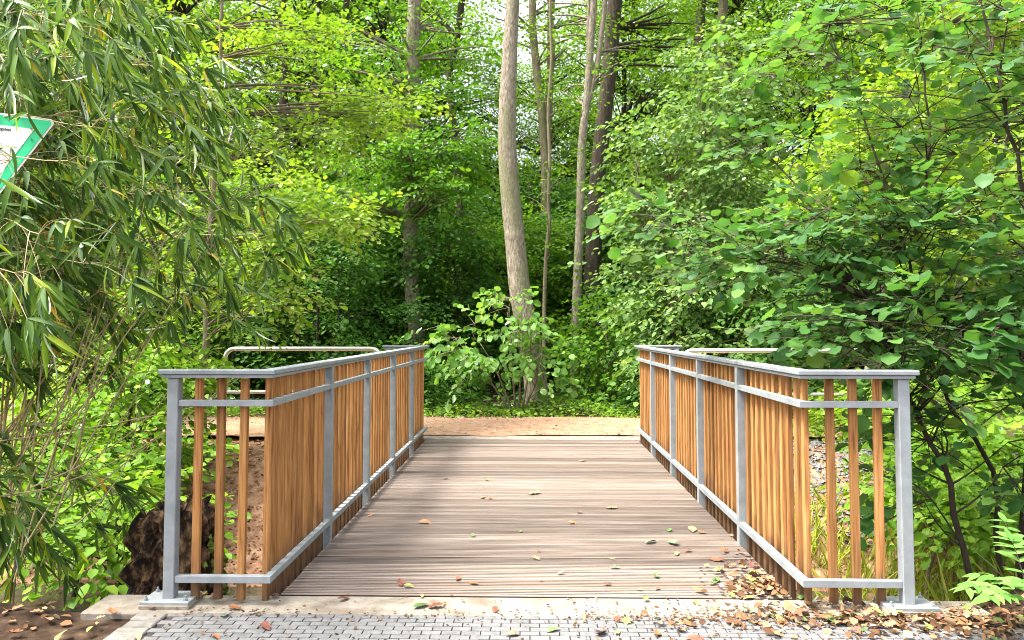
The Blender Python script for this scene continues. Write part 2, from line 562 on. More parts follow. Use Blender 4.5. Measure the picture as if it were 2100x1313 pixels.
def flat(name, col, rough=.5):
    m, t, out = newmat(name)
    p = N(t, 'ShaderNodeBsdfPrincipled', i_Roughness=rough)
    p.inputs['Base Color'].default_value = (*col, 1)
    t.links.new(p.outputs[0], out.inputs['Surface'])
    return m


M['sign_green'] = flat('sign_green', (.0, .60, .24), .35)
M['sign_white'] = flat('sign_white', (.80, .82, .82), .35)
M['sign_black'] = flat('sign_black', (.02, .02, .02), .4)

# ------------------------------------------------------------------ terrain
XC = 0.025


def smooth(a, b, x):
    t = np.clip((x - a) / (b - a), 0, 1)
    return t * t * (3 - 2 * t)


def hnoise(x, y, f, s=0.0):
    return (np.sin(x * f + 1.3 + s) * np.cos(y * f * 1.13 - .7 + s) + .5 * np.sin(x * f * 2.3 + y * f * 1.7 + s) + .3 * np.sin(-x * f * 3.9 + y * f * 4.3 + 2 * s)) / 1.8


def height(x, y):
    x, y = np.asarray(x, float), np.asarray(y, float)
    near = -1.35 * smooth(4.12, 6.3, y) - .12 * smooth(4.05, 4.25, y)
    far = -1.45 + 1.43 * smooth(7.4, 10.45 + .12 * np.sin(x * 1.1), y) ** .85
    z = np.where(y < 6.9, near, np.where(y > 7.4, far, near + (far - near) * (y - 6.9) / .5))
    z = np.where((y > 6.2) & (y < 7.5), np.minimum(z, -1.3), z)
    # mounds of soil beside the near path
    left = smooth(-2.25, -3.2, x) * .10 * (1 - smooth(4.0, 4.8, y))
    right = smooth(2.30, 3.5, x + .25 * (y - 4.0)) * .42 * (1 - smooth(4.9, 6.6, y)) * smooth(2.2, 3.6, y)
    bumps = .030 * hnoise(x, y, 3.1) + .012 * hnoise(x, y, 9.0, 1.0)
    off = np.where((np.abs(x - XC) < 2.2) & (y < 4.3), 0, 1.0) * np.where((y > 10.3) & (y < 13.1), .25, 1.0)
    z = z + left + right + bumps * off - .035
    z = z + .035 * np.maximum(y - 16, 0) + np.where(y > 13.0, .06 * hnoise(x, y, .7, 2.0), 0)
    return z


xs = np.unique(np.concatenate([np.linspace(-140, -12, 24), np.linspace(-12, -4.5, 40), np.linspace(-4.5, 4.5, 130), np.linspace(4.5, 12, 40), np.linspace(12, 140, 24)]))
ys = np.unique(np.concatenate([np.linspace(-60, 2, 16), np.linspace(2, 5.2, 60), np.linspace(5.2, 13.5, 90), np.linspace(13.5, 40, 50), np.linspace(40, 260, 20)]))
GX, GY = np.meshgrid(xs, ys)
GZ = height(GX, GY)
V = np.stack([GX, GY, GZ], -1).reshape(-1, 3)
nx, ny = len(xs), len(ys)
i = np.arange(ny - 1)[:, None] * nx + np.arange(nx - 1)[None, :]
Q = np.stack([i, i + 1, i + nx + 1, i + nx], -1).reshape(-1, 4)
tag(obj('ground', mesh_np('ground', V, Q, smooth=True), M['ground']), kind='structure')

g = Geo()
g.box((-40, 5.9, -1.6), (40, 8.2, -1.22))
tag(obj('stream', g.mesh('stream'), M['water']), kind='structure')

# far gravel path with wavy edges
px_ = np.linspace(-30, 30, 260)
lo = 10.62 + .05 * np.sin(px_ * 2.1) + .04 * np.sin(px_ * 5.7 + 1) - .12 * smooth(2.4, 3.4, np.abs(px_))
hi = 12.72 + .07 * np.sin(px_ * 1.7 + .4) + .05 * np.sin(px_ * 6.3)
rows = []
for k, tt in enumerate(np.linspace(0, 1, 14)):
    yy = lo + (hi - lo) * tt
    rows.append(np.stack([px_, yy, .004 + .035 * np.sin(math.pi * tt) ** .6 + .006 * hnoise(px_, yy, 6)], -1))
V = np.concatenate(rows)
n = len(px_)
i = np.arange(13)[:, None] * n + np.arange(n - 1)[None, :]
Q = np.stack([i, i + 1, i + n + 1, i + n], -1).reshape(-1, 4)
tag(obj('path', mesh_np('path', V, Q, smooth=True), M['path']), kind='structure')

# ------------------------------------------------------------------ near paving
pav = obj('pavement', None)
tag(pav, kind='structure')
g = Geo()
g.box((-1.98, -3, -.07), (3.2, 3.985, -.018))
obj('paver_bed', g.mesh('paver_bed'), M['paver_bed'], pav)


def paver_mesh(name, lx, ly, c):
    g = Geo()
    g.cbox((-lx / 2, -ly / 2, -.05), (lx / 2, ly / 2, 0), c)
    return g.mesh(name)


PX, PY = .0945, .0505
pm = paver_mesh('paver', PX - .0055, PY - .0055, .0008)
pm.materials.append(M['paver'])
rest = Geo()
cnt = 0
cand = []
for r in range(40):
    y = 3.985 - PY / 2 - r * PY
    for c in range(-24, 36):
        x = c * PX + (PX / 2 if r % 2 else 0)
        if x < -1.83 or x > 3.1: continue
        cand.append((x, y))
ca = np.array([(x, y, 0.0) for x, y in cand])
ppx, ppy, dep = project(ca)
vis = (ppx > -10) & (ppx < 2110) & (ppy < 1322) & (ca[:, 0] < 2.55)
order = sorted(np.nonzero(vis)[0], key=lambda k: -ppy[k])[:300]
chosen = set(order)
for k, (x, y) in enumerate(cand):
    dz = random.uniform(-.001, .0006)
    if k in chosen:
        o = obj('paver', pm, None, pav, (x, y, dz))
        o.rotation_euler = (random.gauss(0, .003), random.gauss(0, .002), random.gauss(0, .005))
    else:
        rest.cbox((x - PX / 2 + .00275, y - PY / 2 + .00275, -.05 + dz), (x + PX / 2 - .00275, y + PY / 2 - .00275, dz), .0008)
tag(obj('paver_field', rest.mesh('paver_field'), M['paver'], pav), kind='stuff')
em = paver_mesh('edge_stone', .152, .0925, .006)
em.materials.append(M['edge_stone'])
for r in range(14):
    o = obj('edge_stone', em, None, pav, (-1.925 + random.gauss(0, .002), 3.985 - .049 - r * .097, random.uniform(-.003, .004)))
    o.rotation_euler = (random.gauss(0, .01), random.gauss(0, .01), random.gauss(0, .01))

# concrete bearing sills at both ends of the bridge
for y0, y1, nm in ((3.988, 4.262, 'sill'), (10.27, 10.60, 'sill')):
    g = Geo()
    g.cbox((XC - 2.34, y0, -1.5), (XC + 2.34, y1, -.004), .008)
    tag(obj('concrete_sill', g.mesh('concrete_sill'), M['concrete']), kind='structure')

# ------------------------------------------------------------------ footbridge
Y0, Y1 = 4.268, 10.262
br = empty('footbridge', (XC, Y0, 0), 'short footbridge deck of grooved weathered grey timber boards', 'footbridge')
NB = 42
pitch = (Y1 - Y0) / NB
pw = pitch - .013
prof = [(-pw / 2, -.034), (-pw / 2, -.004), (-pw / 2 + .004, 0)]
ng = 4
for k in range(ng):
    c = -pw / 2 + pw * (k + 1) / (ng + 1)
    prof += [(c - .0055, 0), (c - .0045, -.010), (c + .0045, -.010), (c + .0055, 0)]
prof += [(pw / 2 - .004, 0), (pw / 2, -.004), (pw / 2, -.034)]
m = len(prof)
HW = 1.392
V = [(-HW, a, b) for a, b in prof] + [(HW, a, b) for a, b in prof]
Q = [(j, (j + 1) % m, m + (j + 1) % m, m + j) for j in range(m)]
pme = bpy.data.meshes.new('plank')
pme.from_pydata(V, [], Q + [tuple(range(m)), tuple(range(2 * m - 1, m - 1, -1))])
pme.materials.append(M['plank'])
for k in range(NB):
    o = obj('plank', pme, None, br, (random.uniform(-.004, .004), pitch * (k + .5), random.uniform(-.002, .001)))
    o.rotation_euler = (random.gauss(0, .004), 0, random.gauss(0, .0007))
for x in (-1.15, 0, 1.15):
    g = Geo()
    g.sweep([(x, .01), (x, Y1 - Y0 - .01)], [(-.07, -.30), (.07, -.30), (.07, -.285), (.008, -.285), (.008, -.055), (.07, -.055), (.07, -.038), (-.07, -.038),
                                             (-.07, -.055), (-.008, -.055), (-.008, -.285), (-.07, -.285)])
    obj('girder', g.mesh('girder'), M['girder'], br)

# ------------------------------------------------------------------ railings
HI = 1.39                                    # centre line to the inner face of posts and rails
YN, YF = 4.11, 10.33                         # centre lines of the two returns
post_y = [5.34, 6.59, 7.84, 9.09]


def slat_mesh(z0, z1, wx, wy):
    g = Geo()
    c = .003
    ring = [(-wx / 2 + c, -wy / 2), (wx / 2 - c, -wy / 2), (wx / 2, -wy / 2 + c), (wx / 2, wy / 2 - c), (wx / 2 - c, wy / 2), (-wx / 2 + c, wy / 2), (-wx / 2, wy / 2 - c), (-wx / 2, -wy / 2 + c)]
    V = [(a, b, z0) for a, b in ring] + [(a, b, z1) for a, b in ring]
    g.add(V, [(i, (i + 1) % 8, 8 + (i + 1) % 8, 8 + i) for i in range(8)], [(8, 8 + i, 9 + i) for i in range(1, 7)] + [(0, i + 1, i) for i in range(1, 7)])
    me = g.mesh('slat')
    me.materials.append(M['slat'])
    return me


S_side = slat_mesh(-.13, 1.188, .030, .041)
S_ret = slat_mesh(.016, 1.188, .042, .030)
g = Geo()
g.tube([(0, 0, 0), (0, 0, .013)], .011, 6)
g.tube([(0, 0, .013), (0, 0, .026)], .006, 6)
bolt_me = g.mesh('bolt')
bolt_me.materials.append(M['steel'])


def railing(s, label):
    root = empty('bridge_railing', (XC + s * 1.42, YN, 0), label, 'railing')
    ox, oy = XC + s * 1.42, YN
    X = lambda u: XC + s * u

    def part(nm, g, mat=M['steel'], par=root):
        return obj(nm, g.mesh(nm, offset=(ox, oy, 0) if par is root else (ox, oy, 0)), mat, par)
    # handrail with its strip below
    path = [(X(2.0), YN - .005), (X(HI + .03), YN - .005), (X(HI + .03), YF + .005), (X(2.0), YF + .005)]
    g = Geo(); g.sweep(path, csec(.043, 1.2105, 1.236, .004))
    h = part('handrail', g)
    path2 = [(X(1.985), YN - .005), (X(HI + .03), YN - .005), (X(HI + .03), YF + .005), (X(1.985), YF + .005)]
    g = Geo(); g.sweep(path2, csec(.033, 1.192, 1.2085, .0015))
    part('under_strip', g, par=h)
    for nm, z0, z1 in (('middle_rail', 1.040, 1.073), ('bottom_rail', .115, .151)):
        pth = [(X(1.898), YN), (X(HI + .02), YN), (X(HI + .02), YF), (X(1.898), YF)]
        g = Geo(); g.sweep(pth, csec(.0195, z0, z1, .0012)); part(nm, g)
    for y in post_y:
        g = Geo(); g.sweep([(X(HI), y), (X(HI + .06), y)], [(-.03, -.32), (.03, -.32), (.03, 1.191), (-.03, 1.191)])
        p = part('post', g)
    for y in (YN + .005, YF - .005):
        g = Geo(); g.cbox((X(1.93) - .03, y - .03, .034), (X(1.93) + .03, y + .03, 1.191), .004); part('post', g)
        cy = y + .012 if y < 6 else y
        g = Geo(); g.cbox((X(1.93) - .135, cy - .092, -.003), (X(1.93) + .135, cy + .092, .018), .006); mp_ = part('mortar_pad', g, M['concrete'])
        g = Geo(); g.cbox((X(1.93) - .13, cy - .088, .0185), (X(1.93) + .13, cy + .088, .034), .003); bp = part('base_plate', g)
        for dx in (-.105, .105):
            for dy in (-.065, .065):
                obj('bolt', bolt_me, None, bp, (X(1.93) + dx - ox, cy + dy - oy, .034))
    # slats of the long side, bay by bay
    edges = [YN + .055] + post_y + [YF - .055]
    for b in range(5):
        a, c = edges[b] + (.045 if b else .0), edges[b + 1] - (.05 if b < 4 else 0)
        nS = 10
        for k in range(nS):
            y = a + (c - a) * (k + .25) / (nS - .5)
            o = obj('slat', S_side, None, root, (X(HI + .0575) - ox + random.gauss(0, .0012), y - oy + random.gauss(0, .003), random.gauss(0, .003)))
            o.rotation_euler = (random.gauss(0, .0025), random.gauss(0, .002), random.gauss(0, .02))
    for y in (YN + .037, YF - .037):
        for u in (1.565, 1.687, 1.81):
            o = obj('slat', S_ret, None, root, (X(u) - ox, y - oy, random.gauss(0, .002)))
            o.rotation_euler = (0, random.gauss(0, .003), random.gauss(0, .02))
    return root


railing(-1, 'galvanised steel railing with upright larch slats on the bamboo and tree stump side')
railing(1, 'galvanised steel railing with upright larch slats on the hazel bush side')


# ------------------------------------------------------------------ tube barriers beyond the bridge
def barrier(xa, xb, y, zt, zk, label):
    root = empty('tube_barrier', ((xa + xb) / 2, y, 0), label, 'barrier', 'steel tube barriers beyond the bridge')
    o = np.array(((xa + xb) / 2, y, 0))
    r = .13
    zb0, zb1 = float(height(xa, y)) - .15, float(height(xb, y)) - .15
    arc = lambda cx, cz, a0, a1: [(cx + r * math.cos(t), y, cz + r * math.sin(t)) for t in np.linspace(a0, a1, 8)]
    pts = [(xa, y, zb0), (xa, y, .5)] + arc(xa + r, zt - r, math.pi, math.pi / 2) + [((xa + xb) / 2, y, zt)] + arc(xb - r, zt - r, math.pi / 2, 0) + [(xb, y, .5), (xb, y, zb1)]
    g = Geo(); g.tube(pts, .030, 12)
    obj('hoop', g.mesh('hoop', True, o), M['stainless'], root)
    g = Geo(); g.tube([(xa + .028, y, zk), ((xa + xb) / 2, y, zk), (xb - .028, y, zk)], .024, 10)
    obj('knee_rail', g.mesh('knee_rail', True, o), M['stainless'], root)


barrier(-4.16, -2.03, 10.46, 1.185, .60, 'steel tube hoop barrier standing on the tree stump side of the path end')
barrier(2.07, 4.52, 10.46, 1.165, .58, 'steel tube hoop barrier above the grey stone bank, partly behind hazel leaves')

# ------------------------------------------------------------------ nature reserve sign
SS = .66
sc_pt = at(-14, 303, 4.0)
root = empty('reserve_sign', tuple(sc_pt), 'green and white triangular sign half hidden by bamboo leaves', 'sign')
root.rotation_euler = (0, R(8), R(-3))


def tri(rad, rr, y0, y1, n=6):
    """downward pointing rounded triangle prism in the local xz plane"""
    out = []
    for a in (30, 150, 270):
        cx_, cz_ = (rad - 2 * rr) * math.cos(R(a)), (rad - 2 * rr) * math.sin(R(a))
        for k in range(n):
            t = R(a - 60 + 120 * k / (n - 1))
            out.append((cx_ + rr * math.cos(t), cz_ + rr * math.sin(t)))
    me = bpy.data.meshes.new('panel')
    k = len(out)
    me.from_pydata([(a, y0, b) for a, b in out] + [(a, y1, b) for a, b in out], [],
                   [tuple(range(k)), tuple(range(2 * k - 1, k - 1, -1))] + [(i, k + i, k + (i + 1) % k, (i + 1) % k) for i in range(k)])
    return me


RAD = SS / math.sqrt(3)
panel = obj('panel', tri(RAD, .022, 0, .003), M['sign_white'], root)
obj('green_border', tri(RAD - .022, .012, -.0025, -.0005), M['sign_green'], root)
obj('white_field', tri(RAD - .022 - .108, .002, -.005, -.003), M['sign_white'], root)
bird = [(-.125, .045), (-.07, .05), (-.03, .02), (-.012, .048), (.012, .048), (.03, .02), (.07, .05), (.128, .045), (.09, .0), (.05, -.02), (.02, -.03), (.012, -.075), (-.012, -.075), (-.02, -.03), (-.05, -.02), (-.09, .0)]
me = bpy.data.meshes.new('emblem')
kb = len(bird)
me.from_pydata([(a * .58 - .012, -.0072, b * .58 - .015) for a, b in bird] + [(a * .58 - .012, -.0055, b * .58 - .015) for a, b in bird], [],
               [tuple(range(kb)), tuple(range(2 * kb - 1, kb - 1, -1))] + [(i, kb + i, kb + (i + 1) % kb, (i + 1) % kb) for i in range(kb)])
obj('emblem', me, M['sign_black'], root)
cu = bpy.data.curves.new('lettering', 'FONT')
cu.body = 'Naturschutzgebiet'
cu.size = .024
cu.align_x = 'CENTER'
cu.extrude = .0006
cu.materials.append(M['sign_black'])
to = bpy.data.objects.new('lettering', cu)
sc.collection.objects.link(to)
bpy.context.view_layer.update()
lm = bpy.data.meshes.new_from_object(to)
bpy.data.objects.remove(to)
lo_ = obj('lettering', lm, M['sign_black'], root, (0, -.006, .098))
lo_.rotation_euler = (R(90), 0, 0)
g = Geo()
g.tube([(0, .036, .1), (0, .036, -1.2), (0, .036, -2.5)], .03, 10)
obj('pole', g.mesh('pole', True), M['steel'], root)
g = Geo()
for z in (.06, -.06):
    g.box((-.05, .004, z - .012), (.05, .03, z + .012))
obj('clamp', g.mesh('clamp'), M['steel'], root)

# ------------------------------------------------------------------ tree stump
sp_ = at(352, 1120, 5.15)
zb = float(height(sp_[0], 5.15)) - .1
root = empty('tree_stump', (sp_[0], 5.15, zb), 'dark rotten hollow tree stump with moss behind the railing post', 'stump')
ztop = at(345, 1040, 5.15)[2] - zb
SEG, LV = 56, 22
V = []
for k in range(LV):
    f = k / (LV - 1)
    for j in range(SEG):
        a = 2 * math.pi * j / SEG
        fur = .030 * math.sin(a * 9 + 2 * math.sin(3 * f)) + .020 * math.sin(a * 17 + 5 * f) + .022 * math.sin(23 * f + a * 5) + .03 * random.uniform(-1, 1) + .03 * math.sin(31 * f) * math.sin(a * 13)
        cut = -.05 * math.exp(-((a - 4.0) / .35) ** 2) - .06 * math.exp(-((a - 2.9) / .25) ** 2)
        rr = .215 + .07 * (1 - f) ** 2 + fur + cut
        jag = (.045 * math.sin(a * 5 + 1) + .035 * math.sin(a * 11) + .02 * random.uniform(-1, 1) - .11 * max(0, math.cos(a - math.pi * 1.05)) ** 2) * max(0, f - .5) * 2
        V.append((rr * math.cos(a) * 1.05, rr * math.sin(a), f * ztop + jag))
for k, (q, dz) in enumerate(((.72, -.02), (.55, -.18), (.3, -.28))):
    for j in range(SEG):
        a = 2 * math.pi * j / SEG
        V.append((.27 * q * math.cos(a) * (1 + .1 * math.sin(7 * a)), .27 * q * math.sin(a), ztop + dz + .03 * math.sin(a * 6 + k)))
Q = [(k * SEG + j, k * SEG + (j + 1) % SEG, (k + 1) * SEG + (j + 1) % SEG, (k + 1) * SEG + j) for k in range(LV + 2) for j in range(SEG)]
c0 = (LV + 2) * SEG
T = [(c0, c0 + j, c0 + j + 1) for j in range(1, SEG - 1)]
obj('stump_wood', mesh_np('stump_wood', V, [np.array(Q), np.array(T)]), M['stump'], root)
# moss cushions on the sunny flank
g = Geo()
rr_ = np.random.default_rng(5)
for k in range(130):
    a = rr_.normal(-.05, .22)
    f = rr_.uniform(.08, .85)
    q = .30 + .10 * (1 - f) ** 2
    c = np.array((q * math.cos(a) * 1.05, q * math.sin(a), f * ztop))
    s_ = rr_.uniform(.012, .03)
    d = rr_.normal(0, 1, (6, 3)) * .25 + np.array([(1, 0, 0), (-1, 0, 0), (0, 1, 0), (0, -1, 0), (0, 0, 1.6), (0, 0, -1.6)])
    g.add(c + d * s_, None, [(0, 2, 4), (2, 1, 4), (1, 3, 4), (3, 0, 4), (2, 0, 5), (1, 2, 5), (3, 1, 5), (0, 3, 5)])
M['moss'] = surf('moss', [(.3, (.05, .065, .012)), (.6, (.13, .17, .025)), (.8, (.22, .26, .04))], scale=25, rough=1, bump=.5)
tag(obj('moss', g.mesh('moss'), M['moss'], root), kind='stuff')

# ------------------------------------------------------------------ leaves
def fold(uv, faces):
    return np.array(uv, float), np.array(faces)


T_RHOMB = fold([(0, 0, 0), (.45, .36, .07), (1, 0, -.04), (.45, -.36, .07)], [(0, 2, 1), (0, 3, 2)])
T_OVAL = fold([(0, 0, 0), (.28, .33, .06), (.72, .30, .03), (1, 0, -.10), (.72, -.30, .03), (.28, -.33, .06)], [(0, 3, 2), (0, 2, 1), (0, 5, 4), (0, 4, 3)])


def side_leaf(mid, edge, wmid, wedge):
    """mid u-values (n+1), edge [(u,v)] (n-1) one side, mirrored"""
    n = len(mid)
    V = [(u, 0, wmid(u)) for u in mid]
    k = len(edge)
    V += [(u, v, wedge(u, v)) for u, v in edge] + [(u, -v, wedge(u, v)) for u, v in edge]
    T = []
    for sgn, b in ((1, n), (-1, n + k)):
        tr = [(0, 1, b)]
        for i in range(k - 1):
            tr += [(i + 1, b + i + 1, b + i), (i + 1, i + 2, b + i + 1)]
        tr += [(k, n - 1, b + k - 1)]
        for t in tr:
            T.append(t if sgn > 0 else t[::-1])
    return np.array(V, float), np.array(T)


T_HAZEL = side_leaf([0, .12, .36, .62, .84, 1], [(-.03, .2), (.2, .42), (.5, .47), (.78, .33)], lambda u: -.16 * u * u, lambda u, v: -.16 * u * u + .07 - .05 * math.sin(9 * u))
T_BAMB = side_leaf([0, .1, .35, .65, .9, 1], [(.06, .034), (.24, .064), (.55, .058), (.84, .028)], lambda u: -.22 * u * u - .01, lambda u, v: -.22 * u * u + .012)


def leaf_geo(P, A, Nn, S, tmpl, width=1.0):
    uv, F = tmpl
    A = nrm(A)
    Nn = nrm(Nn - A * np.sum(Nn * A, -1, keepdims=True))
    B = np.cross(Nn, A)
    V = P[:, None, :] + S[:, None, None] * (uv[None, :, 0:1] * A[:, None, :] + width * uv[None, :, 1:2] * B[:, None, :] + uv[None, :, 2:3] * Nn[:, None, :])
    k = len(uv)
    Fa = (F[None] + (np.arange(len(P)) * k)[:, None, None]).reshape(-1, 3)
    return V.reshape(-1, 3), Fa, k


def leaf_mesh(name, P, A, Nn, S, rnd, tmpl, width=1.0, offset=None):
    V, F, k = leaf_geo(P, A, Nn, S, tmpl, width)
    if offset is not None: V = V - np.asarray(offset)
    return mesh_np(name, V, F, np.repeat(rnd, k))


def clumps(rng, lobes, per):
    """lobes [(centre, radii, sprays)] -> spray origins, outward dirs, clump centres, clump index, lobe index"""
    O, D, CC, CI, LI = [], [], [], [], []
    nc = 0
    for li, (c, r, n) in enumerate(lobes):
        c, r = np.array(c, float), np.array(r, float)
        k = max(2, int(n / per))
        d = nrm(rng.normal(0, 1, (k, 3)))
        rad = .30 + .70 * rng.random(k) ** .55
        cc = c + d * rad[:, None] * r
        idx = rng.integers(0, k, n)
        sig = np.minimum(.16 * r.mean() + .12, .55)
        o = cc[idx] + rng.normal(0, 1, (n, 3)) * sig * np.array((1, 1, .42))
        out = nrm((o - c) / r) * np.array((1, 1, .35)) + rng.normal(0, .45, (n, 3)) * np.array((1, 1, .4))
        O.append(o); D.append(nrm(out)); CC.append(cc); CI.append(idx + nc); LI += [li] * k
        nc += k
    return np.concatenate(O), np.concatenate(D), np.concatenate(CC), np.concatenate(CI), np.array(LI)


def spray_leaves(rng, O, D, L, m, size, wide=.35, droop=.25, tilt=.45, sagleaf=.25, svar=.25):
    n = len(O)
    up = nrm(np.array((0, 0, 1.0)) + rng.normal(0, .22, (n, 3)))
    B = nrm(np.cross(up, D))
    t = (np.arange(m) + .6) / m
    sgn = np.where(np.arange(m) % 2, 1.0, -1.0)
    Ln = np.broadcast_to(np.asarray(L, float), (n,))
    off = rng.random((n, m)) * wide * (1 - .55 * t)
    P = O[:, None] + D[:, None] * (Ln[:, None] * t)[..., None] + B[:, None] * (sgn * off * Ln[:, None])[..., None]
    P[..., 2] -= droop * Ln[:, None] * t ** 2
    A = D[:, None] * (.55 + .5 * t)[None, :, None] + B[:, None] * (sgn * (.95 - .55 * t))[None, :, None] + rng.normal(0, .22, (n, m, 3))
    A[..., 2] -= sagleaf + droop * .5 * t
    Nn = up[:, None] + rng.normal(0, tilt, (n, m, 3))
    S = size * (1 + rng.normal(0, svar, (n, m))).clip(.5, 1.5)
    base = rng.random((n, 1)) * .5
    rnd = (base + .5 * rng.random((n, m))).clip(0, 1)
    return P.reshape(-1, 3), A.reshape(-1, 3), Nn.reshape(-1, 3), S.reshape(-1), rnd.reshape(-1)


def nearest_on(stems, p, below=.25):
    """nearest stem sample that lies lower than p"""
    d = np.linalg.norm(stems[:, :3] - p, axis=1) + 2.0 * np.maximum(0, stems[:, 2] - p[2] + below)
    return stems[int(np.argmin(d))]


LEAF_VARIANTS = {}


def single_leaves(root, off, P, A, Nn, S, rnd, tmpl, mat, key, want=300, width=1.0, clip=None):
    """turn the `want` leaves that show largest into objects of their own; returns the mask of the others"""
    x, y, dep = project(P + .5 * S[:, None] * nrm(A))
    facing = np.abs(np.sum(nrm(Nn) * nrm(P - np.array(CAM)), -1))
    score = S / np.maximum(dep, .3) * (.35 + .65 * facing)
    ok = (x > 5) & (x < 2095) & (y > 5) & (y < 1308) & (dep > .5)
    if clip is not None: ok &= clip(P)
    score = np.where(ok, score, -1)
    idx = np.argsort(-score)[:want]
    idx = idx[score[idx] > 0]
    if key not in LEAF_VARIANTS:
        uv, F = tmpl
        LEAF_VARIANTS[key] = []
        for k in range(10):
            v = uv.copy()
            v[:, 1] *= width * (1 + random.uniform(-.12, .12))
            v[:, 2] += random.uniform(-.12, .12) * v[:, 0] ** 2 + random.uniform(-.1, .25) * np.abs(v[:, 1])
            me = mesh_np('leaf', v, F, np.full(len(uv), (k + .5) / 10))
            me.materials.append(mat)
            LEAF_VARIANTS[key].append(me)
    A_ = nrm(A[idx])
    N_ = nrm(Nn[idx] - A_ * np.sum(Nn[idx] * A_, -1, keepdims=True))
    B_ = np.cross(N_, A_)
    for q, k in enumerate(idx):
        o = obj('leaf', LEAF_VARIANTS[key][min(9, int(rnd[k] * 10))], None, root)
        mt = Matrix(((A_[q][0], B_[q][0], N_[q][0], 0), (A_[q][1], B_[q][1], N_[q][1], 0), (A_[q][2], B_[q][2], N_[q][2], 0), (0, 0, 0, 1)))
        s_ = float(S[k])
        o.matrix_basis = Matrix.Translation(Vector(P[k] - off)) @ mt @ Matrix.Diagonal((s_, s_, s_, 1))
    keep = np.ones(len(P), bool)
    keep[idx] = False
    return keep


def woody(name, label, cat, base, stems, lobes, leaf, bark, mat, seed, group=None, tmpl=T_OVAL, per=9, twigs=0, limb_r=.02, singles=0, key=None,
          trunk_name='trunk', crown_name='crown', width=1.0, clip=None):
    """a tree or shrub: stems [(pts(k,3), radii(k))], leaf lobes, limbs from the stems to the leaf clumps"""
    rng = np.random.default_rng(seed)
    base = np.array(base, float)
    root = empty(name, tuple(base), label, cat, group)
    g = Geo()
    samp = []
    for pts, rad in stems:
        g.tube(pts, rad, 12 if np.max(rad) > .1 else 7)
        samp.append(np.column_stack([pts, rad]))
    samp = np.concatenate(samp)
    O, D, CC, CI, LI = clumps(rng, lobes, per)
    if limb_r:
        seen = {}
        for k, c in enumerate(CC):
            if clip is not None and not clip(c[None])[0]: continue
            s_ = nearest_on(samp, c)
            r0 = min(limb_r, s_[3] * .7)
            g.tube(bez(s_[:3], c, rng.normal(0, .08, 3) + np.array((0, 0, .06 * np.linalg.norm(c - s_[:3]))), 6), np.linspace(r0, r0 * .3, 6), 5, cap=False)
    if twigs:
        for k in rng.permutation(len(O))[:twigs]:
            e = O[k] + D[k] * leaf['L']
            e[2] -= leaf.get('droop', .25) * leaf['L']
            if clip is not None and not (clip(e[None])[0] and clip(CC[CI[k]][None])[0]): continue
            g.tube(bez(CC[CI[k]], e, (0, 0, .05), 4), (.005, .004, .003, .002), 3, cap=False)
    obj(trunk_name, g.mesh(trunk_name, True, base), bark, root)
    P, A, Nn, S, rnd = spray_leaves(rng, O, D, leaf['L'], leaf['m'], leaf['size'], leaf.get('wide', .35), leaf.get('droop', .25), leaf.get('tilt', .45), leaf.get('sag', .25))
    if clip is not None:
        ok = clip(P)
        P, A, Nn, S, rnd = P[ok], A[ok], Nn[ok], S[ok], rnd[ok]
    if singles:
        keep = single_leaves(root, base, P, A, Nn, S, rnd, tmpl, mat, key, singles, width)
        P, A, Nn, S, rnd = P[keep], A[keep], Nn[keep], S[keep], rnd[keep]
    c = obj(crown_name, leaf_mesh(crown_name, P, A, Nn, S, rnd, tmpl, width, base), mat, root)
    if singles: tag(c, kind='stuff')
    return root


def stem(pts, r0, r1, n=14, wig=0.0, rng=RNG):
    p = spline(pts, n)
    if wig: p[1:-1] += rng.normal(0, wig, (n - 2, 3)) * np.array((1, 1, .2))
    return p, np.linspace(r0, r1, n)


def px_stem(pix, Y, w0, w1, z_base=None, n=22, extra=None):
    """stem through photo pixels at depth Y; widths in pixels; extra = points above the picture"""
    pts = [at(x, y, Y) for x, y in pix]
    if z_base is not None:
        b = pts[0].copy(); b[2] = z_base; pts = [b] + pts
    if extra: pts += [np.array(e, float) for e in extra]
    k = Y / FPX / 2
    return spline(pts, n), np.linspace(w0 * k, w1 * k, n)


def lb(x, y, Y, rx, ry, rdepth, n):
    """leaf lobe centred on a photo pixel at depth Y, radii rx, ry in photo pixels, rdepth in metres"""
    return (at(x, y, Y), (rx * Y / FPX, rdepth, ry * Y / FPX), n)


def gz(x, y):
    return float(height(x, y))


# ---- the tall pale trunk beyond the path
b = at(1102, 840, 14.7); zb = gz(b[0], 14.7) - .1
pts, rad = px_stem([(1104, 838), (1090, 720), (1068, 610), (1057, 500), (1045, 380), (1040, 280), (1043, 160), (1052, 0)], 14.7, 62, 36, zb, 34,
                   extra=[(-.15, 14.8, 10.5), (.1, 15, 14), (.3, 15, 17.5)])
rad = np.interp(np.linspace(0, 1, 34), [0, .04, .12, .3, .6, 1], [.36, .28, .225, .205, .17, .05])
woody('beech_tree', 'tall pale grey leaning trunk rising straight ahead beyond the path', 'tree', (b[0], 14.7, zb), [(pts, rad)],
      [((.3, 15.4, 14.5), (2.0, 1.8, 1.4), 130), ((1.3, 15.6, 16), (2.0, 2.0, 1.5), 130), ((-.2, 15.8, 17.8), (1.8, 1.8, 1.2), 110)],
      dict(L=.7, m=8, size=.10), M['bark_light'], M['leaf_forest'], 21, tmpl=T_RHOMB, limb_r=.07)

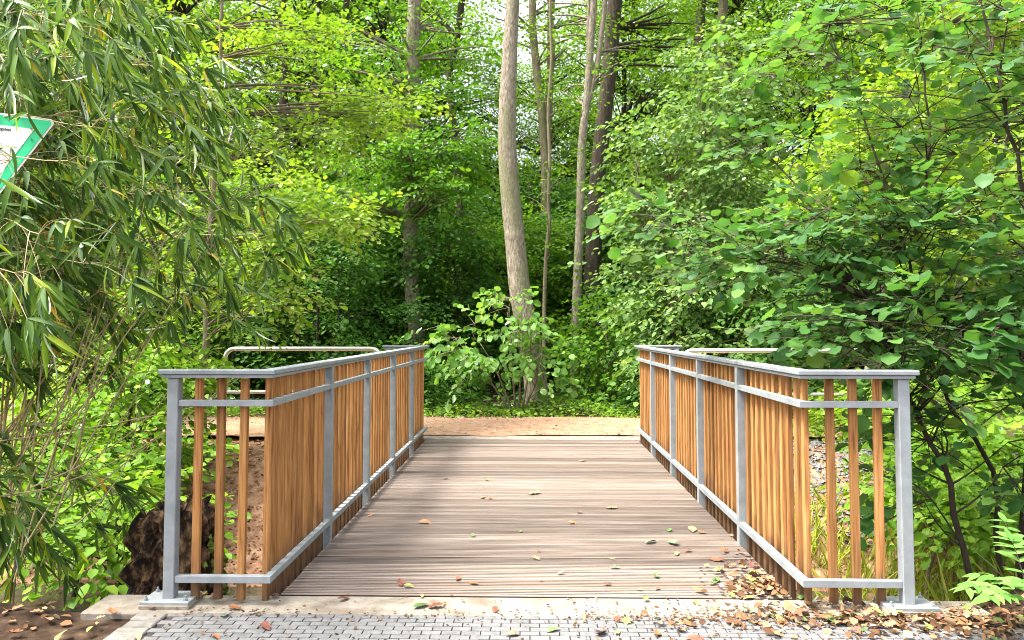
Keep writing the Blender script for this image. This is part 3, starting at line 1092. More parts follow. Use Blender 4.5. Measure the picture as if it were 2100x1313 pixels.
# ---- hazel bush at its foot
b = at(1055, 832, 13.9); zb = gz(b[0], 13.9)
sts = []
for tx, ty, dx in ((985, 705, -2), (1040, 640, 2), (1068, 650, 6), (1085, 640, 12), (1110, 690, 16), (930, 690, -6)):
    sts.append(stem([(b[0] + dx * .01, 13.9, zb), at((1055 + dx + tx) / 2 + dx, (832 + ty) / 2 - 8, 13.8), at(tx, ty, 13.7)], .022, .006, 8, .01))
woody('hazel_bush', 'bright green hazel bush in front of the tall pale trunk', 'bush', (b[0], 13.9, zb), sts,
      [lb(1000, 700, 13.7, 75, 55, .55, 34), lb(920, 690, 13.6, 55, 38, .45, 22), lb(1050, 660, 13.6, 60, 50, .5, 30), lb(1105, 700, 13.6, 32, 55, .4, 20),
       lb(1040, 750, 13.7, 60, 35, .5, 18), lb(955, 765, 13.5, 40, 25, .35, 8), lb(1105, 780, 13.7, 22, 35, .3, 10), lb(1060, 615, 13.7, 45, 18, .3, 10)],
      dict(L=.42, m=6, size=.115, wide=.15, tilt=.6, sag=.45), M['bark_mid'], M['leaf_bush'], 22, tmpl=T_HAZEL, per=4, twigs=150, limb_r=.012, singles=300, key='pale',
      trunk_name='stems', crown_name='foliage')

# ---- maple with the brown trunk left of it
b = at(853, 760, 17.0); zb = gz(b[0], 17) - .1
pts, rad = px_stem([(855, 700), (846, 600), (842, 480), (846, 330), (846, 200), (850, 0)], 17, 34, 26, zb, 26, extra=[(-2.4, 17, 12.5), (-2.3, 17, 15)])
woody('maple_tree', 'brown trunked maple with a bright green crown left of the pale trunk', 'tree', (b[0], 17, zb), [(pts, rad)],
      [lb(770, 300, 16.2, 95, 60, 1.0, 150), lb(880, 330, 16, 80, 70, .9, 150), lb(700, 390, 16, 75, 38, .8, 90), lb(870, 395, 15.8, 80, 30, .8, 80), lb(960, 300, 16.4, 45, 60, .8, 60), lb(985, 120, 18, 40, 90, .8, 34),
       lb(760, 90, 17, 110, 70, 1.3, 140), lb(900, 60, 17.4, 70, 80, 1.2, 90), lb(800, 190, 17, 100, 50, 1.2, 110), lb(900, 200, 17.2, 45, 50, .9, 50),
       lb(960, 440, 16.5, 50, 60, .8, 60), ((-3.2, 17, 10.5), (2.4, 2, 1.6), 110)],
      dict(L=.5, m=8, size=.105, tilt=.55, sag=.3), M['bark_light'], M['leaf_maple'], 23, limb_r=.035, per=7)

# ---- trunks to the right of the pale one
b = at(1178, 790, 16.6); zb = gz(b[0], 16.6) - .1
p1 = px_stem([(1179, 745), (1183, 600), (1190, 440), (1193, 300), (1205, 190), (1212, 80), (1218, 0)], 16.6, 20, 13, zb, 24, extra=[(1.5, 16.6, 11), (1.6, 16.6, 13.5)])
p2 = px_stem([(1196, 240), (1222, 150), (1234, 60), (1241, 0)], 16.6, 14, 10, None, 12, extra=[(1.9, 16.6, 11.5)])
p3 = px_stem([(1194, 260), (1208, 150), (1206, 60), (1208, 0)], 16.7, 11, 8, None, 12, extra=[(1.2, 16.6, 11.5)])
woody('forked_tree', 'slender pale tree forking into three upright stems', 'tree', (b[0], 16.6, zb), [p1, p2, p3],
      [((1.2, 16.6, 11.5), (1.8, 1.6, 1.4), 120), ((2.2, 16.2, 12.5), (1.6, 1.6, 1.4), 110), lb(1290, 130, 16.8, 50, 60, .8, 40), lb(1170, 70, 17.4, 70, 70, .8, 44), lb(1150, 190, 17.6, 60, 50, .8, 34), lb(1110, 40, 18, 40, 50, .7, 20)],
      dict(L=.6, m=8, size=.09), M['bark_light'], M['leaf_forest'], 24, tmpl=T_RHOMB, limb_r=.03)
b = at(1215, 780, 19.0); zb = gz(b[0], 19) - .1
p1 = px_stem([(1214, 620), (1218, 500), (1224, 380), (1240, 230), (1252, 120), (1262, 0)], 19, 36, 28, zb, 24, extra=[(2.6, 19, 12.5), (2.9, 19, 16)])
woody('oak_tree', 'thick dark oak trunk leaning behind the slender forked tree', 'tree', (b[0], 19, zb), [p1],
      [((2.2, 19, 14), (2.6, 2.2, 1.8), 200), ((4.0, 19.5, 12.5), (2.2, 2, 1.8), 180), lb(1330, 60, 19.5, 60, 60, 1, 80), lb(1390, 110, 20, 60, 70, 1, 80)],
      dict(L=.7, m=8, size=.10), M['bark_dark'], M['leaf_forest'], 25, tmpl=T_RHOMB, limb_r=.05)
b = at(1117, 800, 15.8); zb = gz(b[0], 15.8) - .05
p1 = px_stem([(1116, 640), (1120, 520), (1127, 455), (1124, 420), (1127, 320), (1124, 230), (1131, 120), (1128, 0)], 15.8, 8.5, 5.5, zb, 30, extra=[(.55, 15.8, 10)])
woody('sapling', 'thin crooked sapling stem just right of the tall pale trunk', 'tree', (b[0], 15.8, zb), [p1],
      [lb(1135, 330, 15.6, 38, 60, .5, 22), lb(1118, 480, 15.6, 35, 40, .4, 14), lb(1140, 220, 15.8, 32, 40, .4, 12), lb(1095, 400, 16, 30, 40, .4, 12)],
      dict(L=.45, m=7, size=.085), M['bark_mid'], M['leaf_forest'], 26, tmpl=T_RHOMB, limb_r=.01, per=4)

for k, (pix, Y, wd, mat, lab, ex) in enumerate([
        ([(576, 330), (580, 240), (582, 120), (580, 0)], 21.5, 15, 'bark_dark', 'dark straight trunk nearest the bamboo, seen through bright hornbeam leaves', 3),
        ([(654, 330), (650, 240), (648, 150), (652, 0)], 22.5, 13, 'bark_dark', 'middle one of three thin dark trunks above the hornbeam branches', 3),
        ([(708, 320), (712, 220), (714, 110), (710, 0)], 22, 13, 'bark_dark', 'dark trunk closest to the maple, one of three in a row', 3),
        ([(952, 780), (950, 600), (946, 480), (930, 260), (922, 150), (940, 60)], 19.5, 15, 'bark_dark', 'dark bent trunk between the maple and the tall pale trunk', 2),
        ([(1120, 400), (1112, 240), (1098, 120), (1092, 0)], 24, 17, 'bark_mid', 'grey trunk curving against the white sky right of the pale trunk', 2),
        ([(1118, 400), (1125, 230), (1130, 110), (1131, 0)], 24.3, 16, 'bark_mid', 'straight grey trunk against the white sky right of the pale trunk', 2),
        ([(1437, 400), (1437, 190), (1436, 90), (1438, 0)], 24, 21, 'bark_dark', 'dark brown trunk against the sky gap above the lime bushes', 3),
        ([(1474, 400), (1475, 180), (1478, 90), (1484, 0)], 25.5, 20, 'bark_mid', 'grey brown trunk close behind the dark one above the lime bushes', 3)]):
    b = at(pix[0][0], 760, Y); zb = gz(b[0], Y) - .1
    t = at(pix[-1][0], pix[-1][1], Y)
    pp = px_stem(pix, Y, wd * 1.15, wd * .85, zb, 20, extra=[(t[0] + .3, Y, t[2] + 3), (t[0] + .2, Y + .3, t[2] + 5)])
    woody('forest_tree', lab, 'tree', (b[0], Y, zb), [pp],
          [((t[0] + (q - 1) * 1.6, Y + (q % 2) * 1.2 - .4, t[2] + 1.8 + q * .9), (2.0, 1.8, 1.3), 110) for q in range(ex)] + ([lb(pix[-1][0] + dx, dy, Y, 55, 60, 1.0, 30) for dx, dy in ((-50, 60), (35, 130), (-20, 220), (60, 20))] if k in (4, 5) else []),
          dict(L=.75, m=8, size=.11), M[mat], M['leaf_forest'], 40 + k, group='trunks standing in the wood', tmpl=T_RHOMB, limb_r=.05)


# ---- repeated woodland behind: prototypes with shared meshes
def proto_tree(seed, H, lobes, leaf, bark, mat, tmpl, trunk_r, per, limb_r):
    rng = np.random.default_rng(seed)
    g = Geo()
    p = spline([(0, 0, -.3), (rng.normal(0, .12), rng.normal(0, .12), H * .35), (rng.normal(0, .25), rng.normal(0, .25), H * .7), (rng.normal(0, .4), 0, H)], 14)
    r = np.linspace(trunk_r, trunk_r * .2, 14)
    g.tube(p, r, 9)
    samp = np.column_stack([p, r])
    O, D, CC, CI, LI = clumps(rng, lobes, per)
    for c in CC:
        s_ = nearest_on(samp, c, .5)
        r0 = min(limb_r, s_[3] * .6)
        g.tube(bez(s_[:3], c, rng.normal(0, .12, 3), 4), np.linspace(r0, r0 * .3, 4), 4, cap=False)
    tm = g.mesh('trunk', True)
    tm.materials.append(bark)
    cm = leaf_mesh('crown', *spray_leaves(rng, O, D, leaf['L'], leaf['m'], leaf['size'], leaf.get('wide', .35), leaf.get('droop', .25), leaf.get('tilt', .45)), tmpl)
    cm.materials.append(mat)
    return tm, cm


def plant(proto, name, label, cat, group, x, y, s, rz, sz=1.0, trunk_name='trunk', crown_name='crown', z=None):
    root = empty(name, (x, y, gz(x, y) if z is None else z), label, cat, group)
    root.rotation_euler = (0, 0, rz)
    root.scale = (s, s, s * sz)
    obj(trunk_name, proto[0], None, root)
    obj(crown_name, proto[1], None, root)
    return root


prng = np.random.default_rng(77)
TALL = []
for k in range(3):
    lob = []
    for q in range(11):
        a = q * 2.4 + k
        zz = 5.0 + q * 1.05
        rr2 = 1.9 * (1 - abs(q - 5) / 14)
        lob.append(((rr2 * math.cos(a), rr2 * math.sin(a), zz), (1.8, 1.8, .95), 200))
    TALL.append(proto_tree(300 + k, 16.5, lob, dict(L=.75, m=8, size=.12, tilt=.5), M['bark_dark'], M['leaf_forest'], T_RHOMB, .19, 8, .05))
UND = []
for k in range(3):
    lob = []
    for q in range(9):
        a = q * 2.4 + k * 1.3
        zz = .7 + q * .42
        rr2 = 1.15 * (1 - q / 16)
        lob.append(((rr2 * math.cos(a), rr2 * math.sin(a), zz), (1.15, 1.15, .45), 170))
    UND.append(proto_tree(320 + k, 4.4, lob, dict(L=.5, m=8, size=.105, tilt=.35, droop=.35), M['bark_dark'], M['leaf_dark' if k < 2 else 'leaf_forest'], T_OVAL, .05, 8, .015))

tall_spots = [(-17, 24, 1.0), (-13.5, 27, 1.05), (-11, 22.5, .9), (-8.5, 28, 1.05), (-9.3, 34, 1.25), (-5.5, 27, .95), (-5, 34, 1.15), (-4.2, 30, 1.0), (-20, 32, 1.2), (-15, 36, 1.3),
              (3.8, 29, .95), (5.2, 33, 1.15), (7.5, 27, .95), (9.5, 31, 1.1), (8.2, 22, .85), (11.5, 25, 1.0), (14, 29, 1.1), (16.5, 24, 1.0), (18.5, 33, 1.3), (12.8, 19, .85),
              (-2.8, 43, .8), (3.8, 46, .9), (.9, 29, .72), (-.9, 33, .8), (2.4, 36, .85), (-12, 44, 1.4), (10, 43, 1.4), (22, 41, 1.4), (-23, 44, 1.4), (17, 18.5, .95), (-18.5, 18.5, .9)]
BEHIND = [(-1e9, 'bamboo'), (480, 'yellow green hornbeam'), (750, 'brown maple trunk'), (985, 'tall pale trunk'), (1150, 'pale lime bushes'), (1560, 'big right hazel')]
ORD = ['nearest', 'second nearest', 'third nearest', 'fourth nearest', 'fifth nearest', 'sixth nearest', 'seventh nearest', 'eighth nearest', 'ninth nearest', 'tenth nearest', 'eleventh nearest', 'twelfth nearest']


def rank_labels(spots, what):
    out, cnt = {}, {}
    for k, (x, y, s) in sorted(enumerate(spots), key=lambda e: e[1][1]):
        px = project(np.array([(x, y, 3.0)]))[0][0]
        b_ = [n_ for lim, n_ in BEHIND if px >= lim][-1]
        c = cnt.get(b_, 0)
        cnt[b_] = c + 1
        out[k] = f'{ORD[c]} of the {what} in the wood behind the {b_}'
    return out


TL = rank_labels(tall_spots, 'tall leafy trees')
for k, (x, y, s) in enumerate(tall_spots):
    plant(TALL[k % 3], 'forest_tree', TL[k], 'tree', 'tall trees deep in the wood', x, y, s, k * 1.7, 1.0)
under_spots = [(-13, 17.5, 1.1), (-10, 19, 1.2), (-7.2, 18, 1.1), (-4.9, 19.8, 1.1), (-2.6, 21, 1.2), (-.6, 19.5, .95), (1.4, 21.5, 1.1), (3.5, 20, 1.15), (6, 19, 1.2), (8.6, 17.8, 1.2), (11.2, 16.5, 1.1),
               (-16, 22, 1.4), (-12, 24, 1.5), (-8, 24.5, 1.5), (-4, 25, 1.4), (-.5, 26, 1.4), (2.6, 26, 1.4), (6, 25, 1.5), (10, 23, 1.5), (14, 21, 1.4), (-18, 30, 1.9), (-11, 31, 1.9), (-5, 32, 1.8), (1, 34, 1.8), (7, 33, 1.9),
               (14, 31, 1.9), (20, 27, 1.8), (-25, 36, 2.2), (26, 38, 2.2), (-2, 40, 2.0), (5, 42, 2.1), (-9, 42, 2.2)]
UL = rank_labels(under_spots, 'dense dark understory shrubs')
for k, (x, y, s) in enumerate(under_spots):
    plant(UND[k % 3], 'understory_shrub', UL[k], 'shrub', 'understory shrubs deep in the wood', x, y, s, k * 2.1, 1.0, 'stems', 'foliage')

# ---- dark layered shrubs on the far side of the path, left half
for k, (x, y, Y, rx, ry, lab) in enumerate([
        (470, 600, 16.2, 110, 190, 'dark green layered shrub behind the left tube barrier, next to the hornbeam'),
        (640, 600, 15.6, 120, 170, 'dark green layered shrub with drooping sprays left of the maple trunk'),
        (770, 570, 18.2, 80, 190, 'dark green layered shrub right beside the brown maple trunk'),
        (930, 600, 17.2, 85, 150, 'dim shrub filling the gap between maple trunk and hazel bush'),
        (790, 790, 15.0, 110, 60, 'low dark fern green shrub behind the left railing end')]):
    b = at(x, 820, Y); zb = gz(b[0], Y)
    top = at(x, y - ry * .6, Y)
    rng = np.random.default_rng(60 + k)
    lobes = []
    for q in range(9):
        fy = y + ry * (.85 - 1.75 * q / 8)
        lobes.append(lb(x + rng.uniform(-.6, .6) * rx * (1 - .3 * q / 8), fy, Y + rng.uniform(-.6, .3), rx * .75, ry * .16, .95, 62))
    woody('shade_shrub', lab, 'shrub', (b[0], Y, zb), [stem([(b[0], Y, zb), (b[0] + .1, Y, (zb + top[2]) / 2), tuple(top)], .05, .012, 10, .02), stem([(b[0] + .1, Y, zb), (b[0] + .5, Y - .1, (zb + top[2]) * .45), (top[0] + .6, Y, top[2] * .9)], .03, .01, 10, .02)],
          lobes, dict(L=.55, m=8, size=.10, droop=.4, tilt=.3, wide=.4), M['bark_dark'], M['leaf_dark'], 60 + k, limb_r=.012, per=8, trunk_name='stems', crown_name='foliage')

# ---- lime and hornbeam bushes on the far side, right half
for k, (x, yt, yb, Y, rx, nlob, mat, lab) in enumerate([
        (1240, 640, 850, 15.7, 75, 7, 'leaf_maple', 'deep green bush at the foot of the slender forked tree'),
        (1372, 240, 700, 14.6, 110, 12, 'leaf_pale', 'tall pale green lime bush standing behind the right railing end'),
        (1430, 500, 850, 13.6, 110, 11, 'leaf_pale', 'pale green bush overhanging the path behind the right railing'),
        (1500, 110, 560, 14.2, 95, 12, 'leaf_pale', 'tall light green lime reaching up beside the hazel branches'),
        (1390, 760, 860, 14.4, 110, 6, 'leaf_dark', 'low dark shrub in deep shade right of the hazel bush'),
        (1580, 560, 860, 13.2, 90, 9, 'leaf_dark', 'dark bush behind the tube barrier under the hazel branches')]):
    b = at(x, 830, Y); zb = gz(b[0], Y)
    top = at(x, yt + 30, Y)
    rng = np.random.default_rng(80 + k)
    lobes = []
    for q in range(nlob):
        fy = yb + (yt - yb) * q / (nlob - 1)
        lobes.append(lb(x + rng.uniform(-.6, .6) * rx, fy, Y + rng.uniform(-.7, .3), rx * rng.uniform(.5, .8), 34, .85, 62))
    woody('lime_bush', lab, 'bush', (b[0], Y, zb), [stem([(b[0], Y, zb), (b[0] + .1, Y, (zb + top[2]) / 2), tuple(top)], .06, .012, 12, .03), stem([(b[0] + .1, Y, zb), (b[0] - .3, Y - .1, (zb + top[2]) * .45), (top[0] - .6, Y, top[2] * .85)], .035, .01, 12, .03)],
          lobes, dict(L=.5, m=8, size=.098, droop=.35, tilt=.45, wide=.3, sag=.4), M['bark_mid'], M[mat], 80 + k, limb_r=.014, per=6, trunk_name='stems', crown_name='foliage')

# ---- bright hornbeam on the left bank, its branches in flat layers
b = at(418, 980, 9.7); zb = gz(b[0], 9.7)
hst = [stem([(b[0], 9.7, zb), at(418, 760, 9.7), at(424, 600, 9.7), at(440, 350, 9.8), at(455, 60, 10), at(460, -250, 10)], .055, .015, 26, .012)]
woody('hornbeam_tree', 'sunlit yellow green hornbeam with flat layered branches behind the bamboo', 'tree', (b[0], 9.7, zb), hst,
      [lb(640, 440, 9.8, 90, 12, .45, 70), lb(690, 455, 9.7, 45, 7, .25, 26), lb(800, 215, 11.4, 70, 11, .4, 60), lb(730, 240, 11.3, 60, 13, .4, 40), lb(590, 600, 9.4, 45, 10, .35, 26), lb(560, 545, 9.5, 60, 11, .4, 34), lb(540, 395, 9.6, 90, 26, .7, 52), lb(560, 520, 9.5, 75, 16, .5, 34), lb(500, 580, 9.5, 80, 16, .6, 34), lb(540, 640, 9.3, 55, 14, .5, 22), lb(385, 690, 9.4, 80, 20, .6, 34),
       lb(420, 470, 9.5, 90, 30, .8, 44), lb(600, 310, 10.4, 110, 26, .8, 56), lb(760, 235, 11.4, 95, 20, .6, 46), lb(690, 270, 11, 90, 22, .7, 40), lb(480, 260, 10, 110, 34, .9, 54),
       lb(620, 130, 10.8, 95, 30, .9, 54), lb(690, 95, 11.2, 60, 18, .6, 26), lb(560, 30, 10.8, 110, 30, 1, 50), lb(420, 160, 10, 80, 40, .9, 34), lb(500, 130, 10.6, 80, 36, 1, 36),
       ((-4.2, 10, 6.6), (1.8, 1.5, .8), 70), ((-3.6, 10.6, 7.6), (1.4, 1.4, .7), 50), lb(330, 330, 9.7, 90, 60, 1.2, 40), lb(300, 560, 9.6, 110, 50, 1.1, 40)],
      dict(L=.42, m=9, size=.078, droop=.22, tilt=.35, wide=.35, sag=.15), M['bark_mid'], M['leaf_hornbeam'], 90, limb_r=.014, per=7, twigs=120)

# ---- left undergrowth, lit
for k, (x, y, Y, rx, ry, mat, lab) in enumerate([
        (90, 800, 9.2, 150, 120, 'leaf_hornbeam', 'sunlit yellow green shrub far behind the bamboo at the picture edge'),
        (270, 790, 9.0, 120, 90, 'leaf_ground', 'sunlit light green shrub on the bank behind the bamboo stems'),
        (290, 890, 8.3, 70, 90, 'leaf_ground', 'bright green bush on the bank just left of the railing post'),
        (150, 980, 7.6, 130, 90, 'leaf_ground', 'leafy green undergrowth bush behind the lower bamboo leaves'),
        (240, 1080, 6.6, 70, 60, 'leaf_ground', 'small leafy plant on the bank beside the stump'),
        (110, 560, 11.5, 180, 150, 'leaf_forest', 'tall green bush seen through the bamboo below the sign'),
        (120, 250, 12.5, 220, 200, 'leaf_forest', 'leafy tree crown hidden behind the bamboo and the sign')]):
    b = at(x, y + ry, Y)
    zb = gz(b[0], Y)
    rng = np.random.default_rng(100 + k)
    lobes = [lb(x + rng.uniform(-.7, .7) * rx, y + rng.uniform(-.85, .9) * ry, Y + rng.uniform(-.5, .5), rx * .5, ry * .28, .6, int(6 + 26 * rx / 100)) for q in range(8)]
    top = at(x, y - ry * .5, Y)
    woody('bank_shrub', lab, 'shrub', (b[0], Y, zb), [stem([(b[0], Y, zb), (b[0], Y, (zb + top[2]) / 2), tuple(top)], .03, .008, 8, .02)], lobes,
          dict(L=.42, m=8, size=.085, tilt=.5), M['twig'], M[mat], 100 + k, limb_r=.01, per=6, trunk_name='stems', crown_name='foliage')

# ---- bright trees and low bushes behind the hazel on the right
for k, (x, y, Y, rx, ry, mat, lab) in enumerate([
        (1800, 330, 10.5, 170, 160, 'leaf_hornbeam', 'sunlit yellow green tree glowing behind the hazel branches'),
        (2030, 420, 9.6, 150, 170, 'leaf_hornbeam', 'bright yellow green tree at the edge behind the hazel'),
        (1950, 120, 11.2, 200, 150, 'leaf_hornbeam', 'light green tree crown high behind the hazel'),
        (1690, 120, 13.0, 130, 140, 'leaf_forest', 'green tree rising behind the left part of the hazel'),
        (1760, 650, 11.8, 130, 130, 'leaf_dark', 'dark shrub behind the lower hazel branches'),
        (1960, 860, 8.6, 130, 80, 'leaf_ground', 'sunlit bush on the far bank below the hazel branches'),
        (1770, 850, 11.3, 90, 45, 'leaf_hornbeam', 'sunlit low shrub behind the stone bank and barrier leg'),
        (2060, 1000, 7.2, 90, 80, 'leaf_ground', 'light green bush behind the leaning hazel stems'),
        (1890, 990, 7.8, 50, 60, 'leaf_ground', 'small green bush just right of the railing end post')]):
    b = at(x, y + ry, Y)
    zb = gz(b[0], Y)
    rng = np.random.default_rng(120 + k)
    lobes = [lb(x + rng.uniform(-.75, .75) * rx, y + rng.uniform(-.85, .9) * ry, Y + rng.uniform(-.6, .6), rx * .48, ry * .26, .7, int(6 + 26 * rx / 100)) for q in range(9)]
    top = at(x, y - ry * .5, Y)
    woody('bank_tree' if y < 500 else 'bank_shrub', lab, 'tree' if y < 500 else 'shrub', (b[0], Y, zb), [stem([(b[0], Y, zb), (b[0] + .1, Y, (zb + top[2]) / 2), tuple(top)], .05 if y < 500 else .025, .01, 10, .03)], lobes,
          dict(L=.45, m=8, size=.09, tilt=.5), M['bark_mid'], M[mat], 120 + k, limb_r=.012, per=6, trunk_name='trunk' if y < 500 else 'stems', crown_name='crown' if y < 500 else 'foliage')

# ---- the big hazel on the right
b = at(2000, 1130, 5.0); zb = gz(b[0], 5.0) - .03
hz = [stem([(b[0], 5.0, zb), at(1945, 985, 5.0), at(1872, 835, 5.0), at(1815, 680, 5.1), at(1700, 470, 5.4), at(1560, 300, 5.9)], .021, .005, 22, .008),
      stem([(b[0] + .25, 5.2, zb), at(2040, 975, 5.2), at(1962, 850, 5.2), at(1900, 700, 5.2), at(1860, 520, 5.3), at(1790, 300, 5.5), at(1700, 60, 5.8)], .018, .005, 24, .008),
      stem([(b[0] + .6, 5.1, zb), at(2170, 800, 5.0), at(2110, 450, 5.0), at(2040, 150, 5.1), at(1980, -150, 5.3)], .022, .006, 24, .01),
      stem([(b[0] + .3, 5.1, zb), at(2130, 800, 4.9), at(2220, 450, 4.8), at(2260, 150, 4.8), at(2240, -200, 5)], .032, .008, 20, .01),
      stem([at(1790, 610, 5.15), at(1650, 500, 5.4), at(1480, 455, 5.9), at(1320, 430, 6.3)], .010, .003, 12, .005),
      stem([at(1880, 480, 5.3), at(1905, 350, 5.3), at(1900, 180, 5.4), at(1880, 20, 5.5)], .012, .004, 12, .008)]
woody('hazel_tree', 'large hazel with broad round leaves leaning over the right railing', 'tree', (b[0], 5.0, zb), hz,
      [lb(1950, 650, 4.9, 150, 90, .5, 75), lb(1760, 640, 5.0, 150, 60, .5, 65), lb(1620, 540, 5.5, 130, 45, .5, 55), lb(1740, 470, 5.3, 130, 60, .5, 60), lb(1930, 480, 5.1, 130, 80, .5, 60),
       lb(1420, 455, 6.0, 110, 14, .25, 20), lb(1500, 530, 5.8, 70, 25, .3, 16), lb(1700, 290, 5.6, 130, 70, .6, 30), lb(1890, 260, 5.3, 130, 90, .6, 34), lb(2060, 320, 5.0, 90, 110, .5, 30),
       lb(1640, 90, 5.9, 110, 60, .6, 28), lb(1810, 60, 5.6, 120, 70, .6, 28), lb(2010, 90, 5.1, 110, 90, .5, 32), lb(1790, 700, 4.7, 80, 28, .4, 26), lb(1870, 740, 4.6, 110, 34, .4, 34), lb(2040, 760, 4.7, 90, 60, .4, 34),
       lb(1980, 870, 5.0, 110, 50, .35, 18), lb(2060, 940, 5.0, 60, 50, .3, 8), lb(1920, 1030, 5.0, 45, 55, .3, 6), lb(1850, 900, 5.1, 40, 60, .3, 4),
       lb(2230, 560, 4.7, 120, 130, .6, 50), lb(2240, 180, 4.8, 120, 130, .6, 50), ((3.6, 5.2, 4.2), (1.2, 1.0, .5), 40)],
      dict(L=.34, m=6, size=.084, droop=.12, tilt=.27, wide=.14, sag=.08), M['twig'], M['leaf_hazel'], 140, tmpl=T_HAZEL, limb_r=.008, per=4, twigs=900, singles=300, key='hazel',
      trunk_name='stems', crown_name='foliage', clip=lambda P: ~((np.abs(P[:, 0] - XC) < 1.5) & (P[:, 2] < 1.35)) & ~((P[:, 1] < 4.42) & (P[:, 0] < 2.3)))


# ---- bamboo on the left
def bamboo():
    rng = np.random.default_rng(150)
    base = np.array((-3.75, 4.5, gz(-3.75, 4.5)))
    root = empty('bamboo_clump', tuple(base), 'arching bamboo clump with narrow drooping leaves at the left edge', 'bamboo')
    g = Geo()
    P, A, Nn, S = [], [], [], []
    culms = []
    # (base x, base y, tip pixel, tip depth, rise)
    tips = [(420, 200, 4.6), (320, 60, 4.8), (60, 380, 4.4), (20, 430, 4.7), (100, 300, 5.2), (30, 200, 5.2), (10, 640, 4.6), (120, 560, 4.8), (210, 690, 5.0), (280, 660, 5.1), (530, 440, 4.9), (460, 300, 4.9), (360, 130, 4.3), (300, 30, 4.2), (230, -60, 4.2), (430, 390, 4.5), (360, 320, 4.2), (330, 230, 4.0), (280, 130, 3.9), (200, 20, 3.7),
            (160, -80, 3.6), (520, 480, 5.1), (380, 500, 4.8), (300, 400, 4.1), (190, 260, 3.7), (110, 120, 3.5), (50, 20, 3.4), (300, 560, 4.7), (440, 640, 5.3),
            (170, 540, 3.9), (80, 480, 3.5), (30, 560, 3.3), (190, 980, 5.0), (40, 1020, 4.5),
            (150, 60, 3.3), (20, 330, 3.3), (140, 330, 3.6), (90, 1090, 4.9), (400, 170, 5.2), (250, 250, 4.8), (150, 150, 4.6), (60, 250, 4.8), (20, 120, 4.6), (130, 430, 5.0),
            (40, 40, 4.2), (190, 60, 4.8), (90, 640, 5.2), (40, 500, 5.2)]
    for k, (tx, ty, Y) in enumerate(tips):
        tip = at(tx, ty, Y)
        bx = -3.75 + rng.normal(0, .32)
        by = 4.5 + rng.normal(0, .40)
        b0 = np.array((bx, by, gz(bx, by) - .05))
        low = ty > 640
        apex = b0 + (tip - b0) * np.array((.5, .5, .0))
        apex[2] = max(tip[2] + rng.uniform(.02, .35) - .15 * (not low), b0[2] + .35 * (tip[2] - b0[2])) if not low else (b0[2] + tip[2]) / 2 + rng.uniform(.25, .5)
        mid = b0 + (apex - b0) * np.array((.35, .35, .62))
        pts = spline([b0, mid, apex, tip], 20)
        r = np.linspace(.0085, .0022, 20)
        g.tube(pts, r, 5, cap=False)
        culms.append(pts)
        start = 7 if not low else 8
        for q in range(start, 20):
            tang = nrm(pts[min(q + 1, 19)] - pts[q - 1])
            for rep in range((1 if rng.random() < .55 else 2) if q < 19 else 4):
                d = nrm(tang * .9 + rng.normal(0, .55, 3) + np.array((.12, -.10, .05)))
                Lb = rng.uniform(.16, .42)
                e = pts[q] + d * Lb - np.array((0, 0, .30 * Lb))
                br_ = bez(pts[q], e, (0, 0, .06), 5)
                g.tube(br_, np.linspace(.0026, .0012, 5), 3, cap=False)
                for f in ((2, 4) if rng.random() < .5 else (4,)):
                    nl = rng.integers(5, 11) if f == 4 else rng.integers(2, 4)
                    for _ in range(nl):
                        a = nrm(d * .8 + rng.normal(0, .42, 3) + np.array((0, 0, -.75)))
                        P.append(br_[f]); A.append(a)
                        Nn.append(np.array((0, -.35, .85)) + rng.normal(0, .45, 3))
                        S.append(rng.uniform(.11, .215))
    # bare dry canes leaning through the clump
    for k in range(40):
        p0 = at(rng.uniform(-160, 160), rng.uniform(800, 1240), rng.uniform(4.3, 5.0))
        p1 = at(rng.uniform(40, 520), rng.uniform(250, 900), rng.uniform(4.4, 5.2))
        g.tube(bez(p0, p1, rng.normal(0, .12, 3), 6), np.linspace(.0055, .0022, 6), 4, cap=False)
    obj('culms', g.mesh('culms', True, base), M['culm'], root)
    P, A, Nn, S = map(np.array, (P, A, Nn, S))
    rnd = rng.random(len(P)) ** 1.3
    sx, sy, _ = project(P + .5 * S[:, None] * A)
    ok = (P[:, 1] > 2.2) & ~((sx < 115) & (sy > 215) & (sy < 400) & (P[:, 1] < 4.05) & (rng.random(len(P)) < .85))
    P, A, Nn, S, rnd = P[ok], A[ok], Nn[ok], S[ok], rnd[ok]
    keep = single_leaves(root, base, P, A, Nn, S, rnd, T_BAMB, M['leaf_bamboo'], 'bamboo', 300)
    tag(obj('foliage', leaf_mesh('foliage', P[keep], A[keep], Nn[keep], S[keep], rnd[keep], T_BAMB, 1.0, base), M['leaf_bamboo'], root), kind='stuff')


bamboo()

